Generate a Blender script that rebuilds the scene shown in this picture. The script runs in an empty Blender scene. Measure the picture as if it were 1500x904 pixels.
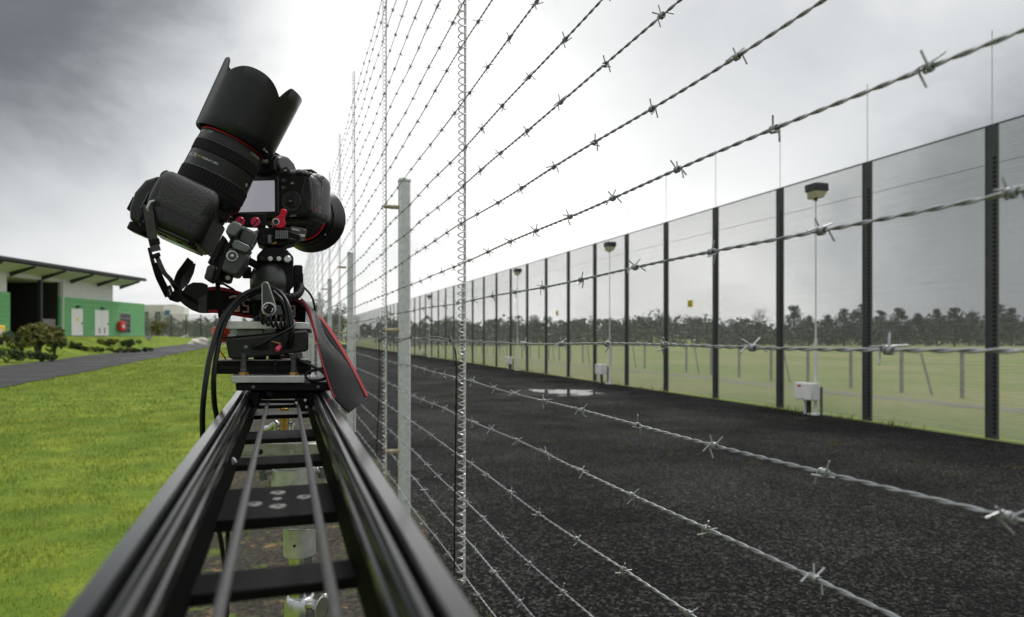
import bpy, bmesh, math, random
import numpy as np
from mathutils import Vector, Matrix
R = math.radians
random.seed(7); rng = np.random.default_rng(11)
S = bpy.context.scene
COL = S.collection

# ---------------------------------------------------------------- camera, sky, sun, exposure
EYE = 1.66
TH = math.atan(0.33)
CT, ST = math.cos(TH), math.sin(TH)
cam = bpy.data.cameras.new("view_camera"); camo = bpy.data.objects.new("view_camera", cam); COL.objects.link(camo)
camo.location = (0, 0, EYE); camo.rotation_euler = (R(90), 0, -TH)
cam.sensor_width = 36; cam.lens = 24; cam.shift_y = 40 / 1500
cam.clip_start = 0.02; cam.clip_end = 3000
cam.dof.use_dof = True; cam.dof.focus_distance = 1.02; cam.dof.aperture_fstop = 7.5
S.camera = camo
S.render.engine = 'CYCLES'
S.cycles.use_denoising = True
S.cycles.max_bounces = 6; S.cycles.transparent_max_bounces = 24
S.view_settings.view_transform = 'Standard'; S.view_settings.look = 'None'
S.view_settings.exposure = 0.08; S.view_settings.gamma = 1.0

SUN_EL, SUN_AZ = R(58), R(45)       # high behind the cloud, ahead and to the right
sun = bpy.data.lights.new("sun", 'SUN'); suno = bpy.data.objects.new("sun", sun); COL.objects.link(suno)
sun.energy = 1.5; sun.angle = R(14); sun.color = (1.0, 0.97, 0.92)
sd = Vector((math.sin(SUN_AZ) * math.cos(SUN_EL), math.cos(SUN_AZ) * math.cos(SUN_EL), math.sin(SUN_EL)))
suno.rotation_euler = sd.to_track_quat('Z', 'Y').to_euler(); suno.location = sd * 50

def camdir(px, py):
    r, z, u = (px - 750) / 1000, 1.0, (492 - py) / 1000
    return Vector((r * CT + z * ST, -r * ST + z * CT, u)).normalized()

W = bpy.data.worlds.new("World"); S.world = W; W.use_nodes = True
def build_world():
    nt = W.node_tree; nt.nodes.clear()
    N = lambda t: nt.nodes.new(t); L = nt.links.new
    out = N('ShaderNodeOutputWorld'); bg = N('ShaderNodeBackground'); bg.inputs[1].default_value = 1.0
    sky = N('ShaderNodeTexSky'); sky.sky_type = 'NISHITA'; sky.sun_disc = False
    sky.sun_elevation = SUN_EL; sky.sun_rotation = SUN_AZ
    skys = N('ShaderNodeVectorMath'); skys.operation = 'SCALE'; skys.inputs['Scale'].default_value = 0.08
    L(sky.outputs[0], skys.inputs[0])
    tc = N('ShaderNodeTexCoord')
    mp = N('ShaderNodeMapping'); mp.inputs['Scale'].default_value = (1.0, 1.0, 1.5); L(tc.outputs['Generated'], mp.inputs[0])
    n1 = N('ShaderNodeTexNoise'); n1.inputs['Scale'].default_value = 4.2; n1.inputs['Detail'].default_value = 8; n1.inputs['Roughness'].default_value = .56; n1.inputs['Distortion'].default_value = .25
    L(mp.outputs[0], n1.inputs['Vector'])
    def math_(op, a, b=None):
        m = N('ShaderNodeMath'); m.operation = op
        for i, v in enumerate((a, b)):
            if v is None: continue
            if isinstance(v, (int, float)): m.inputs[i].default_value = v
            else: L(v, m.inputs[i])
        return m.outputs[0]
    def blob(px, py, lo, hi, fa, fb):
        """smooth patch of darker cloud round one direction"""
        d = N('ShaderNodeVectorMath'); d.operation = 'DOT_PRODUCT'; d.inputs[1].default_value = camdir(px, py)
        nm = N('ShaderNodeVectorMath'); nm.operation = 'NORMALIZE'; L(tc.outputs['Generated'], nm.inputs[0]); L(nm.outputs[0], d.inputs[0])
        w = math_('ADD', d.outputs['Value'], math_('MULTIPLY', math_('SUBTRACT', n1.outputs[0], .5), (hi - lo) * 1.25))
        m = N('ShaderNodeMapRange'); m.interpolation_type = 'SMOOTHSTEP'
        m.inputs[1].default_value = lo; m.inputs[2].default_value = hi; m.inputs[3].default_value = fa; m.inputs[4].default_value = fb
        L(w, m.inputs[0]); return m.outputs[0]
    sdv = N('ShaderNodeVectorMath'); sdv.operation = 'DOT_PRODUCT'; sdv.inputs[1].default_value = sd.normalized(); L(tc.outputs['Generated'], sdv.inputs[0])
    glow = N('ShaderNodeMapRange'); glow.inputs[1].default_value = -.7; glow.inputs[2].default_value = .66; glow.inputs[3].default_value = .28; glow.inputs[4].default_value = 1.10; L(sdv.outputs['Value'], glow.inputs[0])
    base = math_('MULTIPLY', glow.outputs[0], math_('ADD', 1.0, math_('MULTIPLY', math_('SUBTRACT', n1.outputs[0], .5), 1.0)))
    b = math_('MULTIPLY', base, blob(-120, -150, .915, 1.0, 1.0, .16))
    b = math_('MULTIPLY', b, blob(1600, 420, .935, 1.0, 1.0, .34))
    b = math_('MULTIPLY', b, blob(1250, -120, .90, 1.0, 1.0, .66))
    cool = N('ShaderNodeMix'); cool.data_type = 'RGBA'
    cm = N('ShaderNodeMapRange'); cm.inputs[1].default_value = .1; cm.inputs[2].default_value = 1.0; L(b, cm.inputs[0]); L(cm.outputs[0], cool.inputs[0])
    cool.inputs[6].default_value = (.90, .97, 1.03, 1); cool.inputs[7].default_value = (1.0, 1.0, .985, 1)
    cl = N('ShaderNodeVectorMath'); cl.operation = 'SCALE'; L(cool.outputs[2], cl.inputs[0]); L(b, cl.inputs['Scale'])
    mx = N('ShaderNodeMix'); mx.data_type = 'RGBA'; mx.inputs[0].default_value = .94
    L(skys.outputs[0], mx.inputs[6]); L(cl.outputs[0], mx.inputs[7])
    L(mx.outputs[2], bg.inputs[0]); L(bg.outputs[0], out.inputs[0])
build_world()

# ---------------------------------------------------------------- helpers
def P(px, py, z):
    """point seen at photo pixel (px,py) at depth z along the optical axis"""
    r, u = (px - 750) / 1000 * z, (492 - py) / 1000 * z
    return Vector((r * CT + z * ST, -r * ST + z * CT, EYE + u))
def Q(px, py, Y):
    """the same, on the upright plane at distance Y along the fence direction"""
    z = Y / (CT - (px - 750) / 1000 * ST)
    return P(px, py, z)
def sm(px): return px * 0.00092          # about one photo pixel in metres at the rig

MATS = {}
def mat(name, col, rough=.5, metal=0, var=.0, vscale=20, bump=0, bscale=80, spec=.5, col2=None, detail=4, coat=0, emit=None, wear=None):
    if name in MATS: return MATS[name]
    m = bpy.data.materials.new(name); m.use_nodes = True; nt = m.node_tree
    b = nt.nodes['Principled BSDF']; L = nt.links.new
    b.inputs['Base Color'].default_value = (*col, 1); b.inputs['Roughness'].default_value = rough
    b.inputs['Metallic'].default_value = metal; b.inputs['Specular IOR Level'].default_value = spec
    if coat: b.inputs['Coat Weight'].default_value = coat; b.inputs['Coat Roughness'].default_value = .15
    if emit: b.inputs['Emission Color'].default_value = (*emit[0], 1); b.inputs['Emission Strength'].default_value = emit[1]
    tc = nt.nodes.new('ShaderNodeTexCoord')
    if var or col2:
        n = nt.nodes.new('ShaderNodeTexNoise'); n.inputs['Scale'].default_value = vscale; n.inputs['Detail'].default_value = detail; n.inputs['Roughness'].default_value = .6
        L(tc.outputs['Object'], n.inputs['Vector'])
        mx = nt.nodes.new('ShaderNodeMix'); mx.data_type = 'RGBA'
        rp = nt.nodes.new('ShaderNodeMapRange'); rp.inputs[1].default_value = .3; rp.inputs[2].default_value = .7
        L(n.outputs[0], rp.inputs[0]); L(rp.outputs[0], mx.inputs[0])
        c2 = col2 or tuple(min(1, c * (1 + var)) for c in col)
        c1 = col if col2 else tuple(c * (1 - var) for c in col)
        mx.inputs[6].default_value = (*c1, 1); mx.inputs[7].default_value = (*c2, 1)
        L(mx.outputs[2], b.inputs['Base Color'])
        rr = nt.nodes.new('ShaderNodeMapRange'); rr.inputs[3].default_value = max(0.02, rough * .82); rr.inputs[4].default_value = min(1, rough * 1.2)
        L(n.outputs[0], rr.inputs[0]); L(rr.outputs[0], b.inputs['Roughness'])
    if wear:                      # scuffs and dust specks: (colour, scale, threshold)
        wc, ws, wt = wear
        n = nt.nodes.new('ShaderNodeTexNoise'); n.inputs['Scale'].default_value = ws; n.inputs['Detail'].default_value = 6; n.inputs['Roughness'].default_value = .7
        L(tc.outputs['Object'], n.inputs['Vector'])
        rp = nt.nodes.new('ShaderNodeMapRange'); rp.inputs[1].default_value = wt; rp.inputs[2].default_value = wt + .1; L(n.outputs[0], rp.inputs[0])
        mx = nt.nodes.new('ShaderNodeMix'); mx.data_type = 'RGBA'; L(rp.outputs[0], mx.inputs[0])
        src = b.inputs['Base Color'].links
        if src: L(src[0].from_socket, mx.inputs[6])
        else: mx.inputs[6].default_value = (*col, 1)
        mx.inputs[7].default_value = (*wc, 1); L(mx.outputs[2], b.inputs['Base Color'])
    if bump:
        n = nt.nodes.new('ShaderNodeTexNoise'); n.inputs['Scale'].default_value = bscale; n.inputs['Detail'].default_value = 3
        L(tc.outputs['Object'], n.inputs['Vector'])
        bp = nt.nodes.new('ShaderNodeBump'); bp.inputs['Strength'].default_value = bump; bp.inputs['Distance'].default_value = .3 / bscale
        L(n.outputs[0], bp.inputs['Height']); L(bp.outputs[0], b.inputs['Normal'])
    MATS[name] = m; return m

M_body = mat('black_camera_plastic', (.009, .0094, .0098), .40, var=.25, vscale=300, bump=.12, bscale=2200, wear=((.05, .05, .05), 160, .70), spec=0.36)
M_leather = mat('grained_rubber', (.036, .036, .0365), .40, bump=1.0, bscale=330, var=.2, vscale=400, spec=.5)
M_hood = mat('matte_hood_plastic', (.006, .0065, .007), .30, var=.35, vscale=30, wear=((.05, .055, .055), 45, .66), spec=0.34)
M_lens = mat('satin_black_lens', (.005, .0053, .0056), .28, var=.2, vscale=200, spec=0.24)
M_rub = mat('black_rubber', (.007, .007, .0072), .55, var=.2, vscale=300, spec=0.18)
M_red = mat('red_anodised_metal', (.42, .012, .03), .28, .75, var=.15, vscale=200)
M_redp = mat('red_print', (.65, .03, .03), .5)
M_whitep = mat('white_print', (.62, .62, .60), .6)
M_yelp = mat('gold_print', (.5, .38, .06), .6)
M_blue = mat('blue_print', (.05, .25, .45), .5)
M_dark = mat('dark_cavity', (.004, .004, .004), .7)
M_anod = mat('black_anodised_aluminium', (.007, .0073, .0076), .15, 0, var=.3, vscale=40, wear=((.05, .05, .05), 60, .72), spec=.27)
M_anodm = mat('matte_black_bar', (.006, .006, .0065), .5, 0, var=.3, vscale=40, wear=((.05, .05, .05), 90, .70), spec=0.16)
M_alu = mat('brushed_aluminium', (.52, .53, .53), .36, .9, var=.12, vscale=90, bump=.1, bscale=500)
M_alud = mat('dull_aluminium', (.36, .36, .35), .45, .8, var=.25, vscale=60)
M_greym = mat('grey_cast_metal', (.13, .14, .14), .38, .6, var=.25, vscale=120, bump=.12, bscale=900, wear=((.5, .5, .48), 90, .68))
M_head = mat('charcoal_cast_metal', (.055, .057, .058), .38, .35, var=.25, vscale=100, bump=.2, bscale=1400, wear=((.30, .30, .29), 55, .70))
M_brass = mat('brass', (.45, .28, .08), .35, .9, var=.2, vscale=150)
M_chrome = mat('chromed_steel', (.60, .61, .61), .24, 1, var=.08, vscale=60)
M_steel = mat('galvanised_steel', (.58, .60, .605), .5, .45, var=.16, vscale=42, bump=.08, bscale=300)
M_wire = mat('galvanised_wire', (.36, .375, .39), .48, .8, var=.25, vscale=90)
M_coil = mat('galvanised_coil_wire', (.60, .61, .61), .40, .8, var=.25, vscale=70)
M_rust = mat('rusted_tip', (.20, .07, .03), .7, var=.5, vscale=300)
M_cable = mat('black_cable_jacket', (.005, .005, .0055), .34, var=.2, vscale=200, spec=0.3)
M_cord = mat('braided_drive_cord', (.02, .02, .02), .5, bump=1.0, bscale=1200, var=.6, vscale=700, col2=(.10, .10, .10))
M_web = mat('black_webbing', (.008, .008, .008), .75, var=.4, vscale=500, bump=.5, bscale=900, spec=0.15)
M_strapl = mat('black_strap_leather', (.008, .0079, .0078), .42, var=.35, vscale=120, bump=.6, bscale=620, wear=((.09, .085, .08), 70, .66), spec=0.26)
M_strapr = mat('red_strap_edging', (.30, .008, .014), .65, var=.25, vscale=300, bump=.4, bscale=900)
M_straptx = mat('pale_strap_lettering', (.50, .33, .28), .7, var=.3, vscale=400)
M_thread = mat('grey_stitching', (.30, .29, .28), .8)
M_orange = mat('orange_red_plastic', (.85, .07, .02), .35, emit=None)
M_screen = mat('camera_screen', (.05, .05, .055), .12, emit=((.50, .49, .55), .50))  # weak glow added in place of pale sky reflected in the screen
M_peg = mat('weathered_tan_plastic', (.40, .33, .21), .55, var=.3, vscale=80)

class MB:
    def __init__(s): s.v = []; s.f = []
    def add(s, vs, fs):
        o = len(s.v); s.v += [Vector(v) for v in vs]; s.f += [tuple(i + o for i in f) for f in fs]; return s
    def box(s, c, d, M=None):
        c = Vector(c); x, y, z = d[0] / 2, d[1] / 2, d[2] / 2
        vs = [c + Vector(p) for p in ((-x,-y,-z),(x,-y,-z),(x,y,-z),(-x,y,-z),(-x,-y,z),(x,-y,z),(x,y,z),(-x,y,z))]
        if M: vs = [M @ v for v in vs]
        return s.add(vs, [(0,3,2,1),(4,5,6,7),(0,1,5,4),(1,2,6,5),(2,3,7,6),(3,0,4,7)])
    def prism(s, pts, ext):
        n = len(pts); ext = Vector(ext); pts = [Vector(p) for p in pts]
        nrm = Vector((0, 0, 0))
        for i in range(n): nrm += pts[i].cross(pts[(i + 1) % n])
        if nrm.dot(ext) > 0: pts = pts[::-1]
        s.add(pts + [p + ext for p in pts], [tuple(range(n)), tuple(range(2 * n - 1, n - 1, -1))] + [(i, i + n, (i + 1) % n + n, (i + 1) % n) for i in range(n)])
        return s
    def tube(s, path, r, n=8, caps=True, flat=None):
        path = [Vector(p) for p in path]; m = len(path); o = len(s.v); rs = r if hasattr(r, '__len__') else [r] * m
        t0 = (path[1] - path[0]).normalized(); a = t0.orthogonal().normalized(); prev = t0
        for i in range(m):
            t = (path[min(i + 1, m - 1)] - path[max(i - 1, 0)]).normalized()
            q = prev.rotation_difference(t); a = (q @ a); a = (a - t * a.dot(t)).normalized(); b = t.cross(a); prev = t
            for k in range(n):
                an = 2 * math.pi * k / n
                s.v.append(path[i] + (a * math.cos(an) + b * math.sin(an)) * rs[i])
        for i in range(m - 1):
            for k in range(n):
                k2 = (k + 1) % n
                s.f.append((o + i * n + k, o + i * n + k2, o + (i + 1) * n + k2, o + (i + 1) * n + k))
        if caps:
            s.f.append(tuple(o + k for k in range(n))[::-1]); s.f.append(tuple(o + (m - 1) * n + k for k in range(n)))
        return s
    def lathe(s, org, ax, prof, n=48, rid=0, a0=None):
        """prof: list of (t, r) along axis; rid: ridge depth fraction on alternate columns"""
        org = Vector(org); ax = Vector(ax).normalized(); a = ax.orthogonal().normalized() if a0 is None else Vector(a0); b = ax.cross(a); o = len(s.v)
        for (t, r) in prof:
            for k in range(n):
                an = 2 * math.pi * k / n
                rr = r * (1 - (rid if (k // 2) % 2 else 0))
                s.v.append(org + ax * t + (a * math.cos(an) + b * math.sin(an)) * rr)
        m = len(prof)
        for i in range(m - 1):
            for k in range(n):
                k2 = (k + 1) % n
                s.f.append((o + i * n + k, o + i * n + k2, o + (i + 1) * n + k2, o + (i + 1) * n + k))
        s.f.append(tuple(o + k for k in range(n))[::-1]); s.f.append(tuple(o + (m - 1) * n + k for k in range(n)))
        return s
    def ribbon(s, A, B, th):
        A = [Vector(p) for p in A]; B = [Vector(p) for p in B]; m = len(A); o = len(s.v)
        for i in range(m):
            t = (A[min(i + 1, m - 1)] + B[min(i + 1, m - 1)] - A[max(i - 1, 0)] - B[max(i - 1, 0)])
            nn = (B[i] - A[i]).cross(t)
            nn = nn.normalized() * th / 2 if nn.length > 1e-12 else Vector((0, th / 2, 0))
            s.v += [A[i] - nn, B[i] - nn, B[i] + nn, A[i] + nn]
        for i in range(m - 1):
            for k in range(4):
                k2 = (k + 1) % 4; s.f.append((o + i * 4 + k, o + i * 4 + k2, o + i * 4 + 4 + k2, o + i * 4 + 4 + k))
        s.f.append((o + 3, o + 2, o + 1, o)); e = o + (m - 1) * 4; s.f.append((e, e + 1, e + 2, e + 3))
        return s

def bowed(A, B, th, bow, n=7):
    # a strap face bent across its width: neighbouring narrow ribbons sharing one rounded section
    mb = MB(); m = len(A); A = [Vector(p) for p in A]; B = [Vector(p) for p in B]; rows = []
    for i in range(m):
        t = A[min(i + 1, m - 1)] + B[min(i + 1, m - 1)] - A[max(i - 1, 0)] - B[max(i - 1, 0)]
        nn = (B[i] - A[i]).cross(t); nn = nn.normalized() if nn.length > 1e-12 else Vector((0, -1, 0))
        if nn.y > 0: nn = -nn
        w = (B[i] - A[i]).length
        fr = [A[i].lerp(B[i], q / (n - 1)) + nn * (bow * w * math.sin(math.pi * q / (n - 1)) + .004 * math.sin(i * .33) * (q / (n - 1) - .3)) for q in range(n)]
        rows.append(fr + [p - nn * th for p in fr[::-1]])
    k = 2 * n
    for r in rows: mb.v += r
    for i in range(m - 1):
        for q in range(k): mb.f.append((i * k + q, (i + 1) * k + q, (i + 1) * k + (q + 1) % k, i * k + (q + 1) % k))
    mb.f.append(tuple(range(k))); mb.f.append(tuple(range((m - 1) * k, m * k))[::-1]); return mb
def crom(pts, k=6):
    pts = [Vector(p) for p in pts]; out = []
    ext = [2 * pts[0] - pts[1]] + pts + [2 * pts[-1] - pts[-2]]
    for i in range(1, len(ext) - 2):
        p0, p1, p2, p3 = ext[i - 1:i + 3]
        for j in range(k):
            t = j / k
            out.append(.5 * ((2 * p1) + (p2 - p0) * t + (2 * p0 - 5 * p1 + 4 * p2 - p3) * t * t + (3 * p1 - p0 - 3 * p2 + p3) * t ** 3))
    out.append(pts[-1]); return out

def mesh_from(name, mb, m, off=Vector((0, 0, 0)), smooth=35):
    me = bpy.data.meshes.new(name)
    me.from_pydata([tuple(v - off) for v in mb.v], [], mb.f)
    if m: me.materials.append(m)
    me.update()
    if smooth:
        me.polygons.foreach_set('use_smooth', [True] * len(me.polygons)); me.set_sharp_from_angle(angle=R(smooth))
    return me
def link(o, parent=None):
    COL.objects.link(o)
    if parent: o.parent = parent
    return o
def tag(o, label, cat, group=None, kind=None):
    if label: o['label'] = label
    if cat: o['category'] = cat
    if group: o['group'] = group
    if kind: o['kind'] = kind
    return o
class Thing:
    def __init__(s, name, loc, label, cat, group=None):
        s.o = bpy.data.objects.new(name, None); s.o.empty_display_size = .05; s.loc = Vector(loc); s.o.location = s.loc
        COL.objects.link(s.o); tag(s.o, label, cat, group)
    def part(s, name, mb, m, parent=None, bevel=0, smooth=35, seg=2, kind=None, label=None):
        o = bpy.data.objects.new(name, mesh_from(name, mb, m, s.loc, smooth)); link(o, parent or s.o)
        if bevel:
            bv = o.modifiers.new('bevel', 'BEVEL'); bv.width = bevel; bv.segments = seg; bv.limit_method = 'ANGLE'; bv.angle_limit = R(40)
        if kind: o['kind'] = kind
        if label: o['label'] = label
        return o
def single(name, mb, m, loc, label, cat, group=None, kind=None, bevel=0, smooth=35):
    o = bpy.data.objects.new(name, mesh_from(name, mb, m, Vector(loc), smooth)); o.location = loc; link(o); tag(o, label, cat, group, kind)
    if bevel:
        bv = o.modifiers.new('bevel', 'BEVEL'); bv.width = bevel; bv.segments = 2; bv.limit_method = 'ANGLE'; bv.angle_limit = R(40)
    return o
def dupe(src, parent, loc, name=None):
    c = src.copy(); COL.objects.link(c); c.parent = parent; c.location = loc
    return c
def pq(pts, Y): return [Q(x, y, Y) for x, y in pts]
def pprism(pts, Y, d): return MB().prism(pq(pts, Y), (0, d, 0))
def ptube(pts, r, n=10, k=6):
    """pts: (px, py, Y)"""
    return MB().tube(crom([Q(*p) for p in pts], k), r, n)
def circ(cx, cy, r, n=20): return [(cx + r * math.cos(2 * math.pi * i / n), cy + r * math.sin(2 * math.pi * i / n)) for i in range(n)]
def rrect(x0, y0, x1, y1, r, n=4):
    out = []
    for cx, cy, a in ((x1 - r, y1 - r, 0), (x0 + r, y1 - r, 90), (x0 + r, y0 + r, 180), (x1 - r, y0 + r, 270)):
        for i in range(n + 1):
            an = R(a + 90 * i / n); out.append((cx + r * math.cos(an), cy + r * math.sin(an)))
    return out

def text_mb(txt, size, fn, subdiv=0):
    """flat lettering; fn maps (u, v) in text units (already scaled) to a 3-D point"""
    cu = bpy.data.curves.new('lettering', 'FONT'); cu.body = txt; cu.size = size; cu.align_x = 'CENTER'; cu.align_y = 'CENTER'; cu.resolution_u = 2
    ob = bpy.data.objects.new('lettering_tmp', cu); COL.objects.link(ob)
    bpy.context.view_layer.update()
    me = ob.evaluated_get(bpy.context.evaluated_depsgraph_get()).to_mesh()
    mb = MB(); mb.add([fn(v.co.x, v.co.y) for v in me.vertices], [tuple(p.vertices) for p in me.polygons])
    bpy.data.objects.remove(ob); bpy.data.curves.remove(cu)
    return mb

# ---------------------------------------------------------------- ground
def sstep(a, b, x):
    t = np.clip((x - a) / (b - a), 0, 1); return t * t * (3 - 2 * t)
def BW(z, xo, h):          # building frame: wall plane 42 m to the left of the optical axis, h above eye level
    x = -42 + xo
    return Vector((x * CT + z * ST, -x * ST + z * CT, EYE + h))
bA, bB = BW(40, 0, 0), BW(78.5, 0, 0)
def terrain(X, Y):
    X = np.asarray(X, float); Y = np.asarray(Y, float)
    g = np.clip(.0055 * (Y - 33), 0, .7) * sstep(-1.5, -8, X)
    xw = bA.x + (bB.x - bA.x) * (np.minimum(Y, bB.y) - bA.y) / (bB.y - bA.y)
    t = sstep(0, 1, (-14.4 - X) / np.maximum(.5, (-14.4 - (xw + 1.2))))
    bank = (EYE - .05 - g) * t * sstep(22, 50, Y) * (1 - .55 * sstep(95, 150, Y))
    wob = .03 * np.sin(X * .9 + 1.3 * np.sin(Y * .35)) * sstep(-1.5, -4, X)
    return g + bank + wob * sstep(0, 1, (Y - 3) / 6)

def ground_material():
    m = bpy.data.materials.new('grass_and_soil'); m.use_nodes = True; nt = m.node_tree; L = nt.links.new; N = nt.nodes.new
    b = nt.nodes['Principled BSDF']; b.inputs['Roughness'].default_value = .9; b.inputs['Specular IOR Level'].default_value = .2
    geo = N('ShaderNodeNewGeometry'); sep = N('ShaderNodeSeparateXYZ'); L(geo.outputs['Position'], sep.inputs[0])
    def noise(sc, det=5, r=.6):
        n = N('ShaderNodeTexNoise'); n.inputs['Scale'].default_value = sc; n.inputs['Detail'].default_value = det; n.inputs['Roughness'].default_value = r
        L(geo.outputs['Position'], n.inputs['Vector']); return n.outputs[0]
    def mr(v, a, c, d=0, e=1):
        n = N('ShaderNodeMapRange'); n.interpolation_type = 'SMOOTHSTEP'; n.inputs[1].default_value = a; n.inputs[2].default_value = c; n.inputs[3].default_value = d; n.inputs[4].default_value = e; L(v, n.inputs[0]); return n.outputs[0]
    def mix(f, a, c):
        n = N('ShaderNodeMix'); n.data_type = 'RGBA'; L(f, n.inputs[0])
        for i, v in ((6, a), (7, c)):
            if isinstance(v, tuple): n.inputs[i].default_value = (*v, 1)
            else: L(v, n.inputs[i])
        return n.outputs[2]
    def mth(op, a, c):
        n = N('ShaderNodeMath'); n.operation = op; n.use_clamp = op != 'ADD'
        for i, v in enumerate((a, c)):
            if isinstance(v, (int, float)): n.inputs[i].default_value = v
            else: L(v, n.inputs[i])
        return n.outputs[0]
    lawn = mix(mr(noise(1.1, 6), .35, .68), (.115, .19, .018), (.25, .30, .030))
    lawn = mix(mr(noise(16, 4, .7), .42, .75), lawn, (.075, .14, .016))
    lawn = mix(mr(noise(2.3, 5, .7), .62, .78), lawn, (.24, .20, .07))
    field = mix(mr(noise(.12, 5), .38, .62), (.19, .25, .075), (.28, .28, .12))
    field = mix(mr(noise(3, 5, .7), .45, .8), field, (.17, .21, .06))
    g = mix(mr(sep.outputs[0], 8.2, 9.8), lawn, field)
    soil = mix(mr(noise(24, 6, .75), .38, .66), (.022, .020, .017), (.085, .075, .058))
    soil = mix(mr(noise(5.5, 5, .7), .56, .68), soil, (.26, .17, .085))
    soil = mix(mr(noise(4.3, 6, .7), .55, .66), soil, (.10, .15, .025))
    wv = mth('ADD', sep.outputs[0], mth('MULTIPLY', mth('ADD', noise(1.7, 5, .65), -.5), 1.0))
    dirt = mth('MULTIPLY', mr(wv, -1.05, -.55), mr(sep.outputs[0], 2.6, 2.0))
    g = mix(dirt, g, soil)
    L(g, b.inputs['Base Color'])
    bp = N('ShaderNodeBump'); bp.inputs['Strength'].default_value = .7; bp.inputs['Distance'].default_value = .03
    L(noise(30, 5, .7), bp.inputs['Height']); L(bp.outputs[0], b.inputs['Normal'])
    return m
M_ground = ground_material()

def grid_mesh(name, xs, ys, fn, m, dz=0):
    xs = np.asarray(xs); ys = np.asarray(ys); Xg, Yg = np.meshgrid(xs, ys, indexing='ij'); Z = fn(Xg, Yg) + dz
    nx, ny = Xg.shape; co = np.stack([Xg, Yg, Z], -1).reshape(-1, 3)
    idx = np.arange(nx * ny).reshape(nx, ny)
    f = np.stack([idx[:-1, :-1], idx[1:, :-1], idx[1:, 1:], idx[:-1, 1:]], -1).reshape(-1, 4)
    me = bpy.data.meshes.new(name); me.from_pydata(co.tolist(), [], f.tolist()); me.materials.append(m)
    me.polygons.foreach_set('use_smooth', [True] * len(me.polygons))
    o = bpy.data.objects.new(name, me); link(o); o['kind'] = 'structure'; return o
xs = np.concatenate([[-1500, -700, -300, -150, -90, -60, -45], np.arange(-36, 1.1, .8), [2, 4, 8, 12, 20, 40, 90, 200, 500, 1500]])
ys = np.concatenate([[-400, -100, -30, -10, -3], np.arange(0, 24, 1.0), np.arange(24, 110, 1.5), [115, 125, 140, 160, 200, 300, 600, 1100, 2200]])
grid_mesh('ground', xs, ys, terrain, M_ground)

def asphalt_material(name, base, lite, patch, wet=.62, spec=.06):
    m = bpy.data.materials.new(name); m.use_nodes = True; nt = m.node_tree; L = nt.links.new; N = nt.nodes.new
    b = nt.nodes['Principled BSDF']; b.inputs['Specular IOR Level'].default_value = spec
    geo = N('ShaderNodeNewGeometry')
    v = N('ShaderNodeTexVoronoi'); v.inputs['Scale'].default_value = 70; L(geo.outputs['Position'], v.inputs['Vector'])
    n2 = N('ShaderNodeTexNoise'); n2.inputs['Scale'].default_value = .55; n2.inputs['Detail'].default_value = 6; n2.inputs['Roughness'].default_value = .6; L(geo.outputs['Position'], n2.inputs['Vector'])
    n3 = N('ShaderNodeTexNoise'); n3.inputs['Scale'].default_value = 26; n3.inputs['Detail'].default_value = 4; n3.inputs['Roughness'].default_value = .75; L(geo.outputs['Position'], n3.inputs['Vector'])
    v2 = N('ShaderNodeTexVoronoi'); v2.inputs['Scale'].default_value = 42; L(geo.outputs['Position'], v2.inputs['Vector'])
    mxv = N('ShaderNodeMix'); mxv.data_type = 'RGBA'; mxv.inputs[0].default_value = .42; L(v.outputs['Color'], mxv.inputs[6]); L(v2.outputs['Color'], mxv.inputs[7])
    sc = N('ShaderNodeSeparateColor'); L(mxv.outputs[2], sc.inputs[0])
    r = N('ShaderNodeMapRange'); r.inputs[1].default_value = .58; r.inputs[2].default_value = .86; L(sc.outputs[0], r.inputs[0])
    a = N('ShaderNodeMix'); a.data_type = 'RGBA'; a.inputs[6].default_value = (*base, 1); a.inputs[7].default_value = (*lite, 1); L(r.outputs[0], a.inputs[0])
    r2 = N('ShaderNodeMapRange'); r2.inputs[1].default_value = .42; r2.inputs[2].default_value = .72; r2.inputs[4].default_value = .75; L(n2.outputs[0], r2.inputs[0])
    c = N('ShaderNodeMix'); c.data_type = 'RGBA'; L(r2.outputs[0], c.inputs[0]); L(a.outputs[2], c.inputs[6]); c.inputs[7].default_value = (*patch, 1)
    r4 = N('ShaderNodeMapRange'); r4.inputs[1].default_value = .62; r4.inputs[2].default_value = .72; r4.inputs[4].default_value = .55; L(n3.outputs[0], r4.inputs[0])
    d = N('ShaderNodeMix'); d.data_type = 'RGBA'; L(r4.outputs[0], d.inputs[0]); L(c.outputs[2], d.inputs[6]); d.inputs[7].default_value = tuple(x * .45 for x in base) + (1,)
    L(d.outputs[2], b.inputs['Base Color'])
    r3 = N('ShaderNodeMapRange'); r3.inputs[1].default_value = .35; r3.inputs[2].default_value = .7; r3.inputs[3].default_value = wet; r3.inputs[4].default_value = .9; L(n2.outputs[0], r3.inputs[0]); L(r3.outputs[0], b.inputs['Roughness'])
    bp = N('ShaderNodeBump'); bp.inputs['Strength'].default_value = 1.0; bp.inputs['Distance'].default_value = .02
    ad = N('ShaderNodeMath'); ad.operation = 'ADD'; L(v2.outputs['Distance'], ad.inputs[0]); L(n3.outputs[0], ad.inputs[1])
    L(ad.outputs[0], bp.inputs['Height']); L(bp.outputs[0], b.inputs['Normal'])
    return m
M_asph = asphalt_material('coarse_asphalt', (.0045, .0044, .0043), (.098, .096, .093), (.0072, .0071, .0070))
M_path = asphalt_material('path_asphalt', (.020, .0205, .0215), (.05, .05, .052), (.034, .035, .038), wet=.34, spec=.4)
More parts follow.
